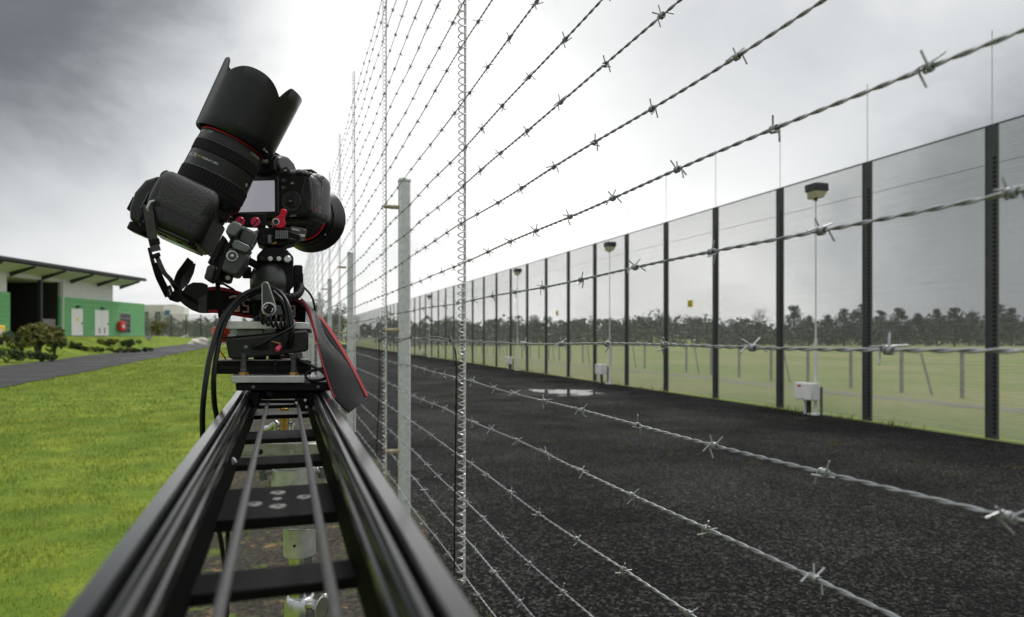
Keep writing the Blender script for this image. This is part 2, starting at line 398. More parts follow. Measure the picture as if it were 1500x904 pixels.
# the yard between the two fences, its left edge ragged
yv = np.concatenate([np.arange(-6, 12, .12), np.arange(12, 40, .5), np.arange(40, 151, 3)])
edge = 1.12 + .05 * np.sin(yv * 2.3) + .07 * np.sin(yv * .9 + 1) + rng.normal(0, .025, len(yv))
mb = MB()
for i, y in enumerate(yv): mb.v += [Vector((edge[i], y, .004)), Vector((10.62, y, .004))]
mb.f = [(2 * i, 2 * i + 1, 2 * i + 3, 2 * i + 2) for i in range(len(yv) - 1)]
o = bpy.data.objects.new('asphalt_yard', mesh_from('asphalt_yard', mb, M_asph, smooth=0)); link(o); o['kind'] = 'structure'
# the path on the left
yp = np.concatenate([np.arange(-10, 60, 1.0), np.arange(60, 170, 2.0)]); mb = MB(); nx = 7
for y in yp:
    for k in range(nx):
        x = -8.75 + (-14.2 + 8.75) * k / (nx - 1) + (.10 * math.sin(y * 1.7) + .06 * math.sin(y * 4.1 + k) if k in (0, nx - 1) else 0)
        mb.v.append(Vector((x, y, float(terrain(x, y)) + .03)))
for i in range(len(yp) - 1):
    for k in range(nx - 1): mb.f.append((i * nx + k + 1, i * nx + k, (i + 1) * nx + k, (i + 1) * nx + k + 1))
o = bpy.data.objects.new('path', mesh_from('path', mb, M_path)); link(o); o['kind'] = 'structure'
# gravel track in the field beyond the mesh fence
M_track = mat('pale_gravel', (.19, .185, .125), .9, var=.25, vscale=3)
mb = MB()
for i, y in enumerate(np.arange(-10, 160, 2.5)):
    w = .25 * math.sin(y * .3); mb.v += [Vector((15.0 + w, y, .006)), Vector((15.9 + w, y, .006))]
mb.f = [(2 * i, 2 * i + 1, 2 * i + 3, 2 * i + 2) for i in range(67)]
o = bpy.data.objects.new('gravel_track', mesh_from('gravel_track', mb, M_track, smooth=0)); link(o); o['kind'] = 'structure'
# puddles by the far fence
M_water = mat('puddle_water', (.03, .03, .03), .05, spec=1.0)
for (px, py, a, b_, s) in ((826, 574, .72, .75, 1), (792, 573, .30, .5, 2), (862, 577, .42, .45, 3), (842, 580, .5, .14, 4)):
    c = P(px, py, EYE / ((py - 492) / 1000)); mb = MB(); pts = []
    for k in range(40):
        t = 2 * math.pi * k / 40; rr = 1 + .22 * math.sin(3 * t + s) + .15 * math.sin(5 * t + 2 * s) + .10 * math.sin(9 * t + s) + .06 * math.sin(14 * t)
        pts.append(Vector((c.x + a * rr * math.cos(t), c.y + b_ * rr * math.sin(t), .008 + .003 * s)))
    mb.add(pts, [tuple(range(40))])
    o = bpy.data.objects.new('puddle', mesh_from('puddle', mb, M_water, smooth=0)); link(o); o['kind'] = 'structure'

M_damp = mat('damp_asphalt', (.0040, .0040, .0041), .6, spec=.10, bump=.8, bscale=60)
for (px, py, a, b_, s) in ((834, 575, 1.7, 1.5, 5), (795, 573.5, .8, 1.1, 6)):
    c = P(px, py, EYE / ((py - 492) / 1000)); mb = MB(); pts = []
    for k in range(60):
        t = 2 * math.pi * k / 60; rr = 1 + .18 * math.sin(3 * t + s) + .12 * math.sin(5 * t + 2 * s) + .10 * math.sin(9 * t + s) + .08 * math.sin(17 * t)
        pts.append(Vector((c.x + a * rr * math.cos(t), c.y + b_ * rr * math.sin(t), .0055 + .001 * (s - 5))))
    mb.add(pts, [tuple(range(60))])
    o = bpy.data.objects.new('damp_patch', mesh_from('damp_patch', mb, M_damp, smooth=0)); link(o); o['kind'] = 'structure'

# ---------------------------------------------------------------- grass blades
def blade_material(name, c1, c2, c3):
    m = bpy.data.materials.new(name); m.use_nodes = True; nt = m.node_tree; L = nt.links.new; N = nt.nodes.new
    b = nt.nodes['Principled BSDF']; b.inputs['Roughness'].default_value = .6; b.inputs['Specular IOR Level'].default_value = .3
    geo = N('ShaderNodeNewGeometry'); n = N('ShaderNodeTexNoise'); n.inputs['Scale'].default_value = 2.4; n.inputs['Detail'].default_value = 7; n.inputs['Roughness'].default_value = .68; L(geo.outputs['Position'], n.inputs['Vector'])
    mr = N('ShaderNodeMapRange'); mr.inputs[1].default_value = .36; mr.inputs[2].default_value = .66; L(n.outputs[0], mr.inputs[0])
    a = N('ShaderNodeMix'); a.data_type = 'RGBA'; a.inputs[6].default_value = (*c1, 1); a.inputs[7].default_value = (*c2, 1); L(mr.outputs[0], a.inputs[0])
    r2 = N('ShaderNodeMapRange'); r2.inputs[1].default_value = .82; r2.inputs[2].default_value = .9; L(geo.outputs['Random Per Island'], r2.inputs[0])
    c = N('ShaderNodeMix'); c.data_type = 'RGBA'; L(r2.outputs[0], c.inputs[0]); L(a.outputs[2], c.inputs[6]); c.inputs[7].default_value = (*c3, 1)
    n2 = N('ShaderNodeTexNoise'); n2.inputs['Scale'].default_value = .8; n2.inputs['Detail'].default_value = 8; n2.inputs['Roughness'].default_value = .72; L(geo.outputs['Position'], n2.inputs['Vector'])
    r3 = N('ShaderNodeMapRange'); r3.inputs[1].default_value = .56; r3.inputs[2].default_value = .70; r3.inputs[4].default_value = .75; L(n2.outputs[0], r3.inputs[0])
    e = N('ShaderNodeMix'); e.data_type = 'RGBA'; L(r3.outputs[0], e.inputs[0]); L(c.outputs[2], e.inputs[6]); e.inputs[7].default_value = (.24, .22, .06, 1)
    L(e.outputs[2], b.inputs['Base Color']); return m
M_blade = blade_material('grass_blades', (.09, .17, .016), (.29, .36, .032), (.40, .35, .11))
def blades(name, X, Y, h, w, m, label, lean=.5, z=None):
    n = len(X); Z = terrain(X, Y) if z is None else z
    an = rng.uniform(0, 2 * np.pi, n); la = rng.uniform(0, 2 * np.pi, n); lm = rng.uniform(.1, lean, n) * h
    base = np.stack([X, Y, Z - .004], -1); side = np.stack([np.cos(an), np.sin(an), np.zeros(n)], -1) * (w / 2)[:, None]
    tip = base + np.stack([np.cos(la) * lm, np.sin(la) * lm, h], -1)
    co = np.stack([base - side, base + side, tip], 1).reshape(-1, 3)
    me = bpy.data.meshes.new(name); me.vertices.add(3 * n); me.vertices.foreach_set('co', co.ravel())
    me.loops.add(3 * n); me.loops.foreach_set('vertex_index', np.arange(3 * n)); me.polygons.add(n)
    me.polygons.foreach_set('loop_start', np.arange(0, 3 * n, 3)); me.polygons.foreach_set('loop_total', np.full(n, 3))
    me.materials.append(m); me.update(); me.validate()
    o = bpy.data.objects.new(name, me); link(o); tag(o, label, 'grass', kind='stuff'); return o
def lawn():
    Xs, Ys, H, Wd = [], [], [], []
    for (x0, x1, y0, y1, dens, h, w) in ((-5.5, -.75, 2.2, 8, 2600, .030, .0045), (-8.6, -.75, 8, 16, 900, .036, .008), (-8.7, -.7, 16, 40, 220, .045, .016), (-8.7, -.7, 40, 90, 40, .06, .04)):
        n = int((x1 - x0) * (y1 - y0) * dens); x = rng.uniform(x0, x1, n); y = rng.uniform(y0, y1, n)
        keep = rng.uniform(0, 1, n) < np.clip((-.75 - x + .3 * np.sin(y * 3)) / .7, .02, 1)
        x, y = x[keep], y[keep]; Xs.append(x); Ys.append(y); H.append(h * rng.uniform(.5, 1.5, len(x)) * (1 + .5 * np.sin(x * 5.1 + 2 * np.sin(y * 2.3)) * np.sin(y * 4.3 + x))); Wd.append(w * rng.uniform(.6, 1.4, len(x)))
    n = 9000; x = rng.uniform(-36, -14.4, n); y = rng.uniform(30, 110, n); Xs.append(x); Ys.append(y); H.append(.07 * rng.uniform(.5, 1.5, n)); Wd.append(.05 * rng.uniform(.6, 1.4, n))
    blades('lawn_grass', np.concatenate(Xs), np.concatenate(Ys), np.concatenate(H), np.concatenate(Wd), M_blade, 'bright green mown lawn left of the slider rails')
lawn()
n = 2600; cx = rng.uniform(-.8, 1.1, 55); cy = rng.uniform(2.6, 9, 55); k = rng.integers(0, 55, n)
blades('soil_tufts', cx[k] + rng.normal(0, .09, n), cy[k] + rng.normal(0, .09, n), rng.uniform(.02, .07, n), rng.uniform(.003, .007, n), blade_material('tuft_blades', (.10, .16, .02), (.16, .22, .04), (.28, .22, .10)), 'sparse tufts of grass in the bare soil under the slider', .8)
n = 2600; y = rng.uniform(5, 70, n); cl = (np.sin(y * 2.1) + np.sin(y * 5.3 + 1) + np.sin(y * .7) > .5)
y = y[cl]; n = len(y); blades('fence_weeds', 10.58 + rng.normal(0, .14, n), y, rng.uniform(.03, .20, n), rng.uniform(.008, .02, n), blade_material('weed_blades', (.09, .10, .03), (.17, .15, .06), (.25, .19, .10)), 'low weeds along the foot of the tall mesh fence', .9, z=np.zeros(n))
n = 1500; cx = rng.uniform(2.2, 9.8, 34); cy = rng.uniform(4.5, 24, 34); k = rng.integers(0, 34, n)
blades('yard_weeds', cx[k] + rng.normal(0, .07, n), cy[k] + rng.normal(0, .07, n), rng.uniform(.01, .07, n), rng.uniform(.004, .012, n), MATS.get('x') or bpy.data.materials['weed_blades'], 'tiny weeds sprouting through the dark yard asphalt', .9, z=np.full(n, .004))
# loose chips on the yard
n = 2600; x = rng.uniform(1.3, 10.3, n); y = rng.uniform(2, 16, n); s = rng.uniform(.003, .009, n)
co = []; fc = []
tv = np.array([[1, 1, 1], [-1, -1, 1], [-1, 1, -1], [1, -1, -1]]) * .6
for i in range(n):
    q = rng.uniform(.6, 1.3, (4, 3)); b0 = len(co); co += (tv * q * s[i] + [x[i], y[i], .004 + s[i] * .4]).tolist(); fc += [(b0, b0 + 1, b0 + 2), (b0, b0 + 3, b0 + 1), (b0, b0 + 2, b0 + 3), (b0 + 1, b0 + 3, b0 + 2)]
mb = MB(); mb.add(co, fc); single('loose_chips', mb, mat('stone_chips', (.10, .095, .09), .8, var=.6, vscale=2.0), (0, 0, 0), 'loose stone chips scattered over the yard asphalt', 'gravel', kind='stuff', smooth=0)

# ---------------------------------------------------------------- near barbed-wire fence
FX = .418; EF = .44
RAT = [3.52, 3.32, 3.056, 2.78, 2.475, 2.187, 1.892, 1.638, 1.336, 1.067, .8545, .634, .416, .196, -.026, -.250, -.463, -.692, -.922, -1.134, -1.354]
FY1 = 43.0
def wire_mesh(var):
    mb = MB(); r = .00100; pitch = .042; rs = np.random.default_rng(var)
    ph = [rs.uniform(0, 6), rs.uniform(0, 6)]
    cen = lambda y: (.0022 * math.sin(y * 3.1 + ph[0]) + .0014 * math.sin(y * 7.7 + ph[1]), .0028 * math.sin(y * 2.3 + ph[1]) + .0014 * math.sin(y * 8.9 + ph[0]))
    for s in (0, math.pi):
        path = []
        for i in range(int((3.0 + .6) / pitch * 8) + 1):
            y = -.6 + i * pitch / 8; a = 2 * math.pi * y / pitch + s; c = cen(y)
            path.append((c[0] + r * math.cos(a), y, c[1] + r * math.sin(a)))
        mb.tube(path, r, 5)
        path = []
        i = 0; y = 3.0
        while y < 12:
            a = 2 * math.pi * y / pitch + s; c = cen(y); path.append((c[0] + r * math.cos(a), y, c[1] + r * math.sin(a))); y += pitch / 4
        mb.tube(path, r, 3)
    mb.tube([(cen(y)[0], y, cen(y)[1]) for y in np.linspace(12, FY1, 60)], .0022, 4)
    return mesh_from('barbed_wire', mb, M_wire, smooth=50), cen
def barb_mb(seed):
    rs = np.random.default_rng(seed); mb = MB()
    path = []; r0 = .0029                   # wire wound round the two strands
    for i in range(31):
        a = 2 * math.pi * i / 10 + seed; path.append((r0 * math.cos(a), -.0045 + i * .008 / 30, r0 * math.sin(a)))
    tang0 = Vector((math.sin(seed), -.3, -math.cos(seed)))
    d0 = Vector(path[0]); d1 = Vector(path[-1])
    a1 = 2 * math.pi * 3 + seed
    t1 = Vector((-math.sin(a1), .25, math.cos(a1)))
    full = [d0 + tang0 * l for l in (.0108, .0075, .004)] + [Vector(p) for p in path] + [d1 + t1 * l for l in (.004, .0075, .0108)]
    mb.tube(full, .00088, 5)
    b = rs.uniform(.8, 2.2); path = [(.0030 * math.cos(2 * math.pi * i / 10 + seed + b), -.003 + i * .008 / 20, .0030 * math.sin(2 * math.pi * i / 10 + seed + b)) for i in range(21)]
    s2 = seed + b; tg = Vector((math.sin(s2), .25, -math.cos(s2))); e1 = Vector((-math.sin(s2), -.3, math.cos(s2)))
    p0, p1 = Vector(path[0]), Vector(path[-1])
    mb.tube([p0 + tg * l for l in (.0125, .008, .004)] + [Vector(p) for p in path] + [p1 + e1 * l for l in (.004, .008, .0125)], .00088, 5)
    return mb
fence = Thing('barbed_wire_fence', (FX, 3.06, 0), 'tall barbed wire fence with spiral droppers and galvanised posts right of the slider', 'fence')
WM = [wire_mesh(s) for s in (1, 2, 3, 4)]
BM = [mesh_from('barb', barb_mb(s), M_wire, smooth=50) for s in (0, 1, 2, 3, 4, 5, 6, 7)]
far_mb = MB()
for wi, rt in enumerate(RAT):
    h = EYE + rt * EF; wm, cen = WM[wi % 4]
    wo = bpy.data.objects.new('barbed_wire', wm); link(wo, fence.o); wo.location = (0, -3.06, h)
    y = .03 + random.uniform(0, .12)
    while y < 26:
        z = y * CT + FX * ST; py = 492 - (h - EYE) / z * 1000; px = 420 + EF * 1000 / z
        c = cen(min(y, 12))
        if z < 2.75 and (-60 < py < 960) and px < 1580:
            bo = bpy.data.objects.new('barb', BM[random.randrange(8)]); link(bo, wo); bo.location = (c[0], y, c[1]); bo.rotation_euler = (0, random.uniform(0, 6.28), 0)
        elif z > .3:
            a = random.uniform(0, 6.28); p = Vector((FX + c[0], y, h + c[1]))
            for q in range(4):
                an = a + q * math.pi / 2 + random.uniform(-.3, .3); d = Vector((math.cos(an), random.uniform(-.5, .5), math.sin(an))) * .015
                s = Vector((0, .0016, 0)); far_mb.add([p - s * 2, p + s * 2, p + d], [(0, 1, 2)])
            for (k1, k2) in ((0, 1), ):
                far_mb.box(p, (.008, .011, .008))
        y += .157 + random.uniform(-.008, .008)
fence.part('far_barbs', far_mb, M_wire, kind='stuff', smooth=0)
# droppers: straight rod and a spiral round it
DZ0, DZ1 = EYE - 1.41 * EF, EYE + 3.87 * EF
def dropper_mbs():
    rod = MB().tube([(0.004, 0, DZ0), (.004, 0, DZ1)], .0034, 8)
    pitch = .0184; nt = int((DZ1 - DZ0) / pitch * 12); path = []
    for i in range(nt):
        a = 2 * math.pi * i / 12; z = DZ0 + i * pitch / 12; k = math.sin(z * 11) * .0008
        path.append((-.004 + (.0088 + k) * math.cos(a), .0088 * math.sin(a), z))
    return rod, MB().tube(path, .0015, 5)
rmb, cmb = dropper_mbs(); rme = mesh_from('dropper_rod', rmb, M_steel, smooth=50); cme = mesh_from('spiral', cmb, M_coil, smooth=50)
for k in range(31):
    y = .255 + 1.412 * k; ro = bpy.data.objects.new('dropper_rod', rme); link(ro, fence.o); ro.location = (0, y - 3.06, 0); ro.rotation_euler = (random.uniform(-.004, .004), random.uniform(-.003, .003), 0)
    co_ = bpy.data.objects.new('spiral', cme); link(co_, ro); co_.rotation_euler = (0, 0, 0)
# posts with caps and tan insulator pegs
pmb = MB().box((0, 0, (EYE + .69) / 2 - .05), (.05, .05, EYE + .69 + .10)); pcap = MB().box((0, 0, EYE + .694), (.054, .054, .02))
peg = MB().lathe((-.025, 0, 0), (-1, 0, 0), [(0, .0085), (.012, .0095), (.04, .0095), (.055, .0075), (.068, .0035), (.074, .0015)], 12)
ptip = MB().lathe((-.079, 0, 0), (-1, 0, 0), [(0, .0069), (.014, .0042), (.022, .0018)], 12)
bolt = MB().lathe((-.0265, -.0, 0), (-1, 0, 0), [(0, .011), (.004, .011), (.0045, .0)], 12)
pme = mesh_from('post', pmb, M_steel); capme = mesh_from('post_cap', pcap, M_steel); pegme = mesh_from('insulator_peg', peg, M_peg); tipme = mesh_from('peg_tip', ptip, M_rust)
for k in range(16):
    y = .24 + 2.82 * k; po = bpy.data.objects.new('post', pme); link(po, fence.o); po.location = (.083, y - 3.06, 0); po.rotation_euler = (0, random.uniform(-.004, .004) if k > 1 else 0, 0)
    bv = po.modifiers.new('bevel', 'BEVEL'); bv.width = .006; bv.segments = 2
    ca = bpy.data.objects.new('post_cap', capme); link(ca, po); bv = ca.modifiers.new('bevel', 'BEVEL'); bv.width = .007; bv.segments = 2
    for hh in (.575, .025, -.515):
        pg = bpy.data.objects.new('insulator_peg', pegme); link(pg, fence.o); pg.location = (.083, y - 3.06, EYE + hh)
        tp = bpy.data.objects.new('peg_tip', tipme); link(tp, pg)

# black cable tied along the fence
def fencept(px, py, X=FX):
    z = 1000 * X / CT / (px - 420); return P(px, py, z)
cabA = [fencept(*p, X=FX - .012) for p in ((584, 501), (594, 497), (602, 494), (612, 498), (624, 495), (640, 494), (655, 498), (661, 501), (667, 514), (668.5, 545), (668, 600), (667, 680), (666, 760), (665.5, 836))]
t = Thing('fence_cable', cabA[7], 'black cable tied along a wire then down the nearest spiral dropper', 'cable')
t.part('cable', MB().tube(crom(cabA, 5), .0021, 7), M_cable)
for (px, py) in ((602, 494), (660, 499), (668, 535), (668, 600), (667, 690), (666.3, 770)):
    p = fencept(px, py, X=FX - .012); t.part('cable_tie', MB().lathe(p - Vector((0, 0, .002)), (0, 0.2, 1), [(0, .0036), (.004, .0036)], 10).tube([p, p + Vector((-.006, 0, .012))], .0009, 5), M_cable)
p = fencept(668, 582, X=FX - .012); t.part('rusty_tie', MB().tube([p + Vector((-.006, 0, 0)), p + Vector((.004, 0, .001)), p + Vector((.016, 0, .005))], .0018, 6), M_rust)
cabB = [fencept(*p, X=FX - .012) for p in ((586, 497), (575, 495), (566, 494), (559, 496), (555.5, 505), (556, 540), (555, 585), (553, 630), (552, 668))]
t = Thing('fence_cable', cabB[3], 'black cable running down the second spiral dropper beside the post', 'cable')
t.part('cable', MB().tube(crom(cabB, 5), .0024, 7), M_cable)
for (px, py) in ((575, 495), (556, 520), (555, 600)):
    p = fencept(px, py, X=FX - .012); t.part('cable_tie', MB().lathe(p - Vector((0, 0, .003)), (0, 0.2, 1), [(0, .0045), (.006, .0045)], 10), M_cable)

# ---------------------------------------------------------------- tall mesh fence on the right
MX = 10.815; PW = 2.5; MH = 5.06
M_mesh = mat('grey_mesh_wire', (.31, .325, .315), .55, .1, var=.2, vscale=.6)
M_mpost = mat('dark_fence_post', (.048, .052, .053), .5, .2, var=.25, vscale=3)
M_mpost2 = mat('grey_post_edge', (.15, .16, .16), .5, .4, var=.25, vscale=3)
def panel_mesh(w, h, hp=.0127, vp=.0762, d=.0042):
    v = []; f = []; jit = np.random.default_rng(3)
    def bar(a, b, n1, n2):
        o = len(v)
        for p in (a, b):
            for (s1, s2) in ((-1, -1), (1, -1), (1, 1), (-1, 1)): v.append(p + n1 * s1 * d / 2 + n2 * s2 * d / 2)
        for k in range(4): f.append((o + k, o + (k + 1) % 4, o + 4 + (k + 1) % 4, o + 4 + k))
    X_, Y_, Z_ = np.eye(3)
    for i in range(int(h / hp)): z = .04 + i * hp + jit.normal(0, .0016); bar(np.array([0, .0, z]), np.array([0, w, z]), X_, Z_)
    for i in range(int(w / vp) + 1): y = i * vp; bar(np.array([d * .9, y, .03]), np.array([d * .9, y, h]), X_ * .15, Y_ * .13)
    me = bpy.data.meshes.new('mesh_panel'); me.from_pydata([tuple(x) for x in v], [], f); me.materials.append(M_mesh); return me
pan = panel_mesh(PW, MH)
def mesh_fence(name, org, rz, n, label, rods=True):
    t = Thing(name, org, label, 'fence'); t.o.rotation_euler = (0, 0, rz)
    post = MB().box((.035, 0, MH / 2), (.06, .17, MH + .04)); edge_ = MB().box((.02, .095, MH / 2), (.05, .018, MH + .03))
    stud = MB()
    for i in range(int((MH - .5) / .075)):
        stud.box((-.004, -.052, .1 + i * .075), (.02, .045, .036))
    rod = MB()
    for q in range(2): rod.tube([(.03, q * .012, MH), (.03 + .0, q * .012, MH + 1.55)], .0036, 5)
    for i in range(26): rod.box((.03, .006, MH + .06 + i * .058), (.010, .026, .006))
    cap = MB().box((.035, 0, MH + .19 - .14), (.07, .18, .012))
    pm = mesh_from('post', post, M_mpost); em = mesh_from('edge_strip', edge_, M_mpost2); smm = mesh_from('stud_row', stud, M_dark, smooth=0); rm = mesh_from('top_rod', rod, mat('pale_rod', (.62, .64, .63), .5)); 
    tw = mesh_from('tension_wire', MB().tube([(-.01, 0, MH - .62), (-.01, PW, MH - .62)], .0032, 5), M_mpost2)
    tr = mesh_from('top_rail', MB().box((.0, PW / 2, MH + .012), (.03, PW, .024)), M_mpost2)
    for i in range(n + 1):
        po = bpy.data.objects.new('post', pm); link(po, t.o); po.location = (0, i * PW, 0)
        for nm, me in (('edge_strip', em), ('stud_row', smm)) + ((('top_rod', rm),) if rods else ()):
            c = bpy.data.objects.new(nm, me); link(c, po)
            if nm == 'stud_row': c['kind'] = 'stuff'
        if i < n:
            pa = bpy.data.objects.new('mesh_panel', pan); link(pa, t.o); pa.location = (.03, i * PW, 0)
            for nm, me in (('tension_wire', tw), ('top_rail', tr)):
                c = bpy.data.objects.new(nm, me); link(c, pa)
    return t
z0 = 11.39 / (1452 - 420) * 1000
MY0 = (z0 - MX * ST) / CT
mesh_fence('mesh_fence', (MX, MY0 - 2 * PW, 0), 0, 52, 'tall grey mesh security fence with dark posts across the asphalt yard')
MYE = MY0 + 50 * PW
# the far side of the compound, from the building to the end of the right fence
bl = P(205, 492, 148)
nb = int((MX - bl.x) / PW)
mesh_fence('mesh_fence', (bl.x, MYE + 6, .55), -math.pi / 2, nb, 'distant mesh security fence closing the far end beyond the green building', rods=False)

# things on the mesh fence: flood lights, cabinets, signs
def onfence(px, py, X):
    """point at pixel on the upright plane X = const"""
    r = (px - 750) / 1000; k = r * CT + ST; z = X / k; return P(px, py, z)
M_lampb = mat('black_lamp_housing', (.02, .021, .024), .45, var=.2, vscale=20)
M_lampg = mat('amber_lamp_glass', (.55, .52, .36), .15, spec=.7)
M_wpole = mat('white_pole', (.74, .75, .74), .45, var=.06, vscale=9)
M_wbox = mat('white_cabinet', (.80, .80, .79), .4, var=.05, vscale=6)
ORD = ['largest, nearest', 'second nearest', 'third nearest', 'fourth nearest', 'smallest, farthest']
def flood(px, pylamp, pybox, i, hasbox=True):
    X = MX - .28; top = onfence(px + 6, pylamp, X); c = onfence(px, pybox, X)
    t = Thing('flood_light', (top.x, top.y, 0), f'{["tall white pole with big flood light, nearest along the mesh fence", "white pole flood light, second nearest along the mesh fence", "white pole flood light, third nearest along the mesh fence", "white pole flood light, farthest along the mesh fence"][i]}', 'flood light', 'flood lights along the mesh fence')
    t.part('pole', MB().tube([(top.x, top.y, 0), (top.x, top.y, 1.6)], .032, 10).tube([(top.x, top.y, 1.6), (top.x, top.y, top.z - .1)], .016, 8), M_wpole)
    t.part('pole_foot', MB().box((top.x, top.y, .02), (.24, .24, .04)), M_wbox, bevel=.01)
    h = t.part('lamp_housing', MB().prism([Vector((top.x - .16, top.y - .2, top.z - .02)), Vector((top.x + .16, top.y - .2, top.z - .02)), Vector((top.x + .16, top.y - .19, top.z + .14)), Vector((top.x - .16, top.y - .19, top.z + .14))], (0, .34, 0)), M_lampb, bevel=.012)
    t.part('lamp_glass', MB().prism([Vector((top.x - .15, top.y - .18, top.z - .02)), Vector((top.x + .15, top.y - .18, top.z - .02)), Vector((top.x + .08, top.y - .14, top.z - .16)), Vector((top.x - .10, top.y - .14, top.z - .16))], (0, .28, 0)), M_lampg, h, bevel=.01)
    t.part('bracket', MB().box((top.x, top.y, top.z - .18), (.05, .05, .06)), M_lampb)
    bx = onfence(px - 6, pybox, X - .1)
    b = Thing('white_cabinet', (bx.x, bx.y, 0), ['white control cabinet with red label at the nearest flood light', 'white control cabinet at the second flood light pole', 'white control cabinet at the third flood light pole', 'white control cabinet at the farthest flood light pole'][i], 'cabinet', 'white cabinets along the mesh fence')
    zc = bx.z
    b.part('box', MB().box((bx.x, bx.y, zc), (.20, .52, .36)), M_wbox, bevel=.018)
    b.part('lid', MB().box((bx.x - .115, bx.y, zc), (.03, .50, .34)), M_wbox, bevel=.01)
    b.part('red_label', MB().box((bx.x - .132, bx.y + .10, zc + .11), (.003, .10, .045)), M_redp)
    b.part('catch', MB().box((bx.x - .133, bx.y, zc - .14), (.006, .03, .02)), M_dark)
    for k, dy in enumerate((-.07, .0, .08)):
        b.part('conduit', MB().tube([(bx.x, bx.y + dy, zc - .16), (bx.x, bx.y + dy, 0)], .026, 10), M_wpole if k == 2 else M_lampb)
    b.part('post', MB().box((bx.x + .12, bx.y - .26, (zc + .1) / 2), (.04, .04, zc + .1)), M_mpost2)
flood(1189, 280, 573, 0); flood(887, 361, 541, 1); flood(752, 398, 528, 2); flood(623, 435, 517, 3)
M_sign = mat('yellow_sign_face', (.78, .62, .03), .5, var=.08, vscale=8)
M_signt = mat('black_sign_print', (.03, .03, .03), .6)
for i, (px, py, lb) in enumerate(((1011, 445, 'small yellow warning sign wired to the mesh fence, rightmost and nearest'), (816, 459, 'small yellow warning sign on the mesh fence between the second and third flood lights'), (650, 470, 'small yellow warning sign on the mesh fence, farthest away'))):
    c = onfence(px, py, MX - .02); t = Thing('warning_sign', c, lb, 'sign', 'yellow signs on the mesh fence')
    t.part('plate', MB().box(c, (.006, .26, .20)), M_sign)
    t.part('print_bar', MB().box(c + Vector((-.0045, .03, .035)), (.003, .12, .03)).box(c + Vector((-.0045, .0, -.03)), (.003, .17, .012)).box(c + Vector((-.0045, .0, -.055)), (.003, .15, .010)), M_signt, smooth=0)

# inner paddock fence beyond the mesh
M_wood = mat('grey_fence_timber', (.31, .31, .27), .85, var=.3, vscale=8)
pf = Thing('paddock_fence', (17.2, 16, 0), 'low grey post and wire fence in the field behind the tall mesh fence', 'fence')
for i in range(62):
    y = 6 + 1.9 * i; pf.part('post', MB().box((17.2, y, .62), (.075, .075, 1.24)), M_wood)
    if i % 3 == 1: pf.part('stay', MB().tube([(17.2, y + .9, 0.0), (17.2, y + 1.25, 1.15)], .035, 6), M_wood)
for h in (.3, .6, .9, 1.15):
    pf.part('wire', MB().tube([(17.13, 5, h), (17.13, 125, h)], .004, 4), M_wire)

# ---------------------------------------------------------------- trees
def leaf_material(name, c1, c2):
    m = bpy.data.materials.new(name); m.use_nodes = True; nt = m.node_tree; L = nt.links.new; N = nt.nodes.new
    b = nt.nodes['Principled BSDF']; b.inputs['Roughness'].default_value = .65; b.inputs['Specular IOR Level'].default_value = .25
    geo = N('ShaderNodeNewGeometry'); a = N('ShaderNodeMix'); a.data_type = 'RGBA'; a.inputs[6].default_value = (*c1, 1); a.inputs[7].default_value = (*c2, 1)
    L(geo.outputs['Random Per Island'], a.inputs[0]); L(a.outputs[2], b.inputs['Base Color']); return m
M_bark = mat('bark', (.07, .055, .045), .9, var=.35, vscale=6)
L_pine = leaf_material('pine_foliage', (.045, .060, .048), (.085, .10, .070))  # lightened: distance haze is put into the leaf colour
L_broad = leaf_material('broadleaf_foliage', (.055, .070, .048), (.10, .115, .075))  # paler than the leaves themselves, haze mixed into the colour
L_oliv = leaf_material('olive_foliage', (.09, .10, .025), (.20, .19, .05))
L_shrub = leaf_material('shrub_foliage', (.022, .042, .014), (.065, .10, .028))
L_bare = leaf_material('twig_foliage', (.10, .085, .075), (.17, .15, .13))
def crown_mb(clumps, per, size, rs, squash=.8):
    v = []; f = []
    for (c, r) in clumps:
        for _ in range(per):
            d = rs.normal(0, 1, 3); d /= np.linalg.norm(d) + 1e-9; p = np.array(c) + d * r * (rs.uniform(.35, 1) ** .5) * np.array([1, 1, squash])
            n = rs.normal(0, 1, 3); n /= np.linalg.norm(n); a = np.cross(n, [0.3, .5, .8]); a /= np.linalg.norm(a) + 1e-9; b = np.cross(n, a); s = size * rs.uniform(.5, 1.3)
            o = len(v); v += [p - a * s - b * s * .3, p + b * s * .6, p + a * s - b * s * .2, p - b * s * .7]; f.append((o, o + 1, o + 2, o + 3))
    mb = MB(); mb.add(v, f); return mb
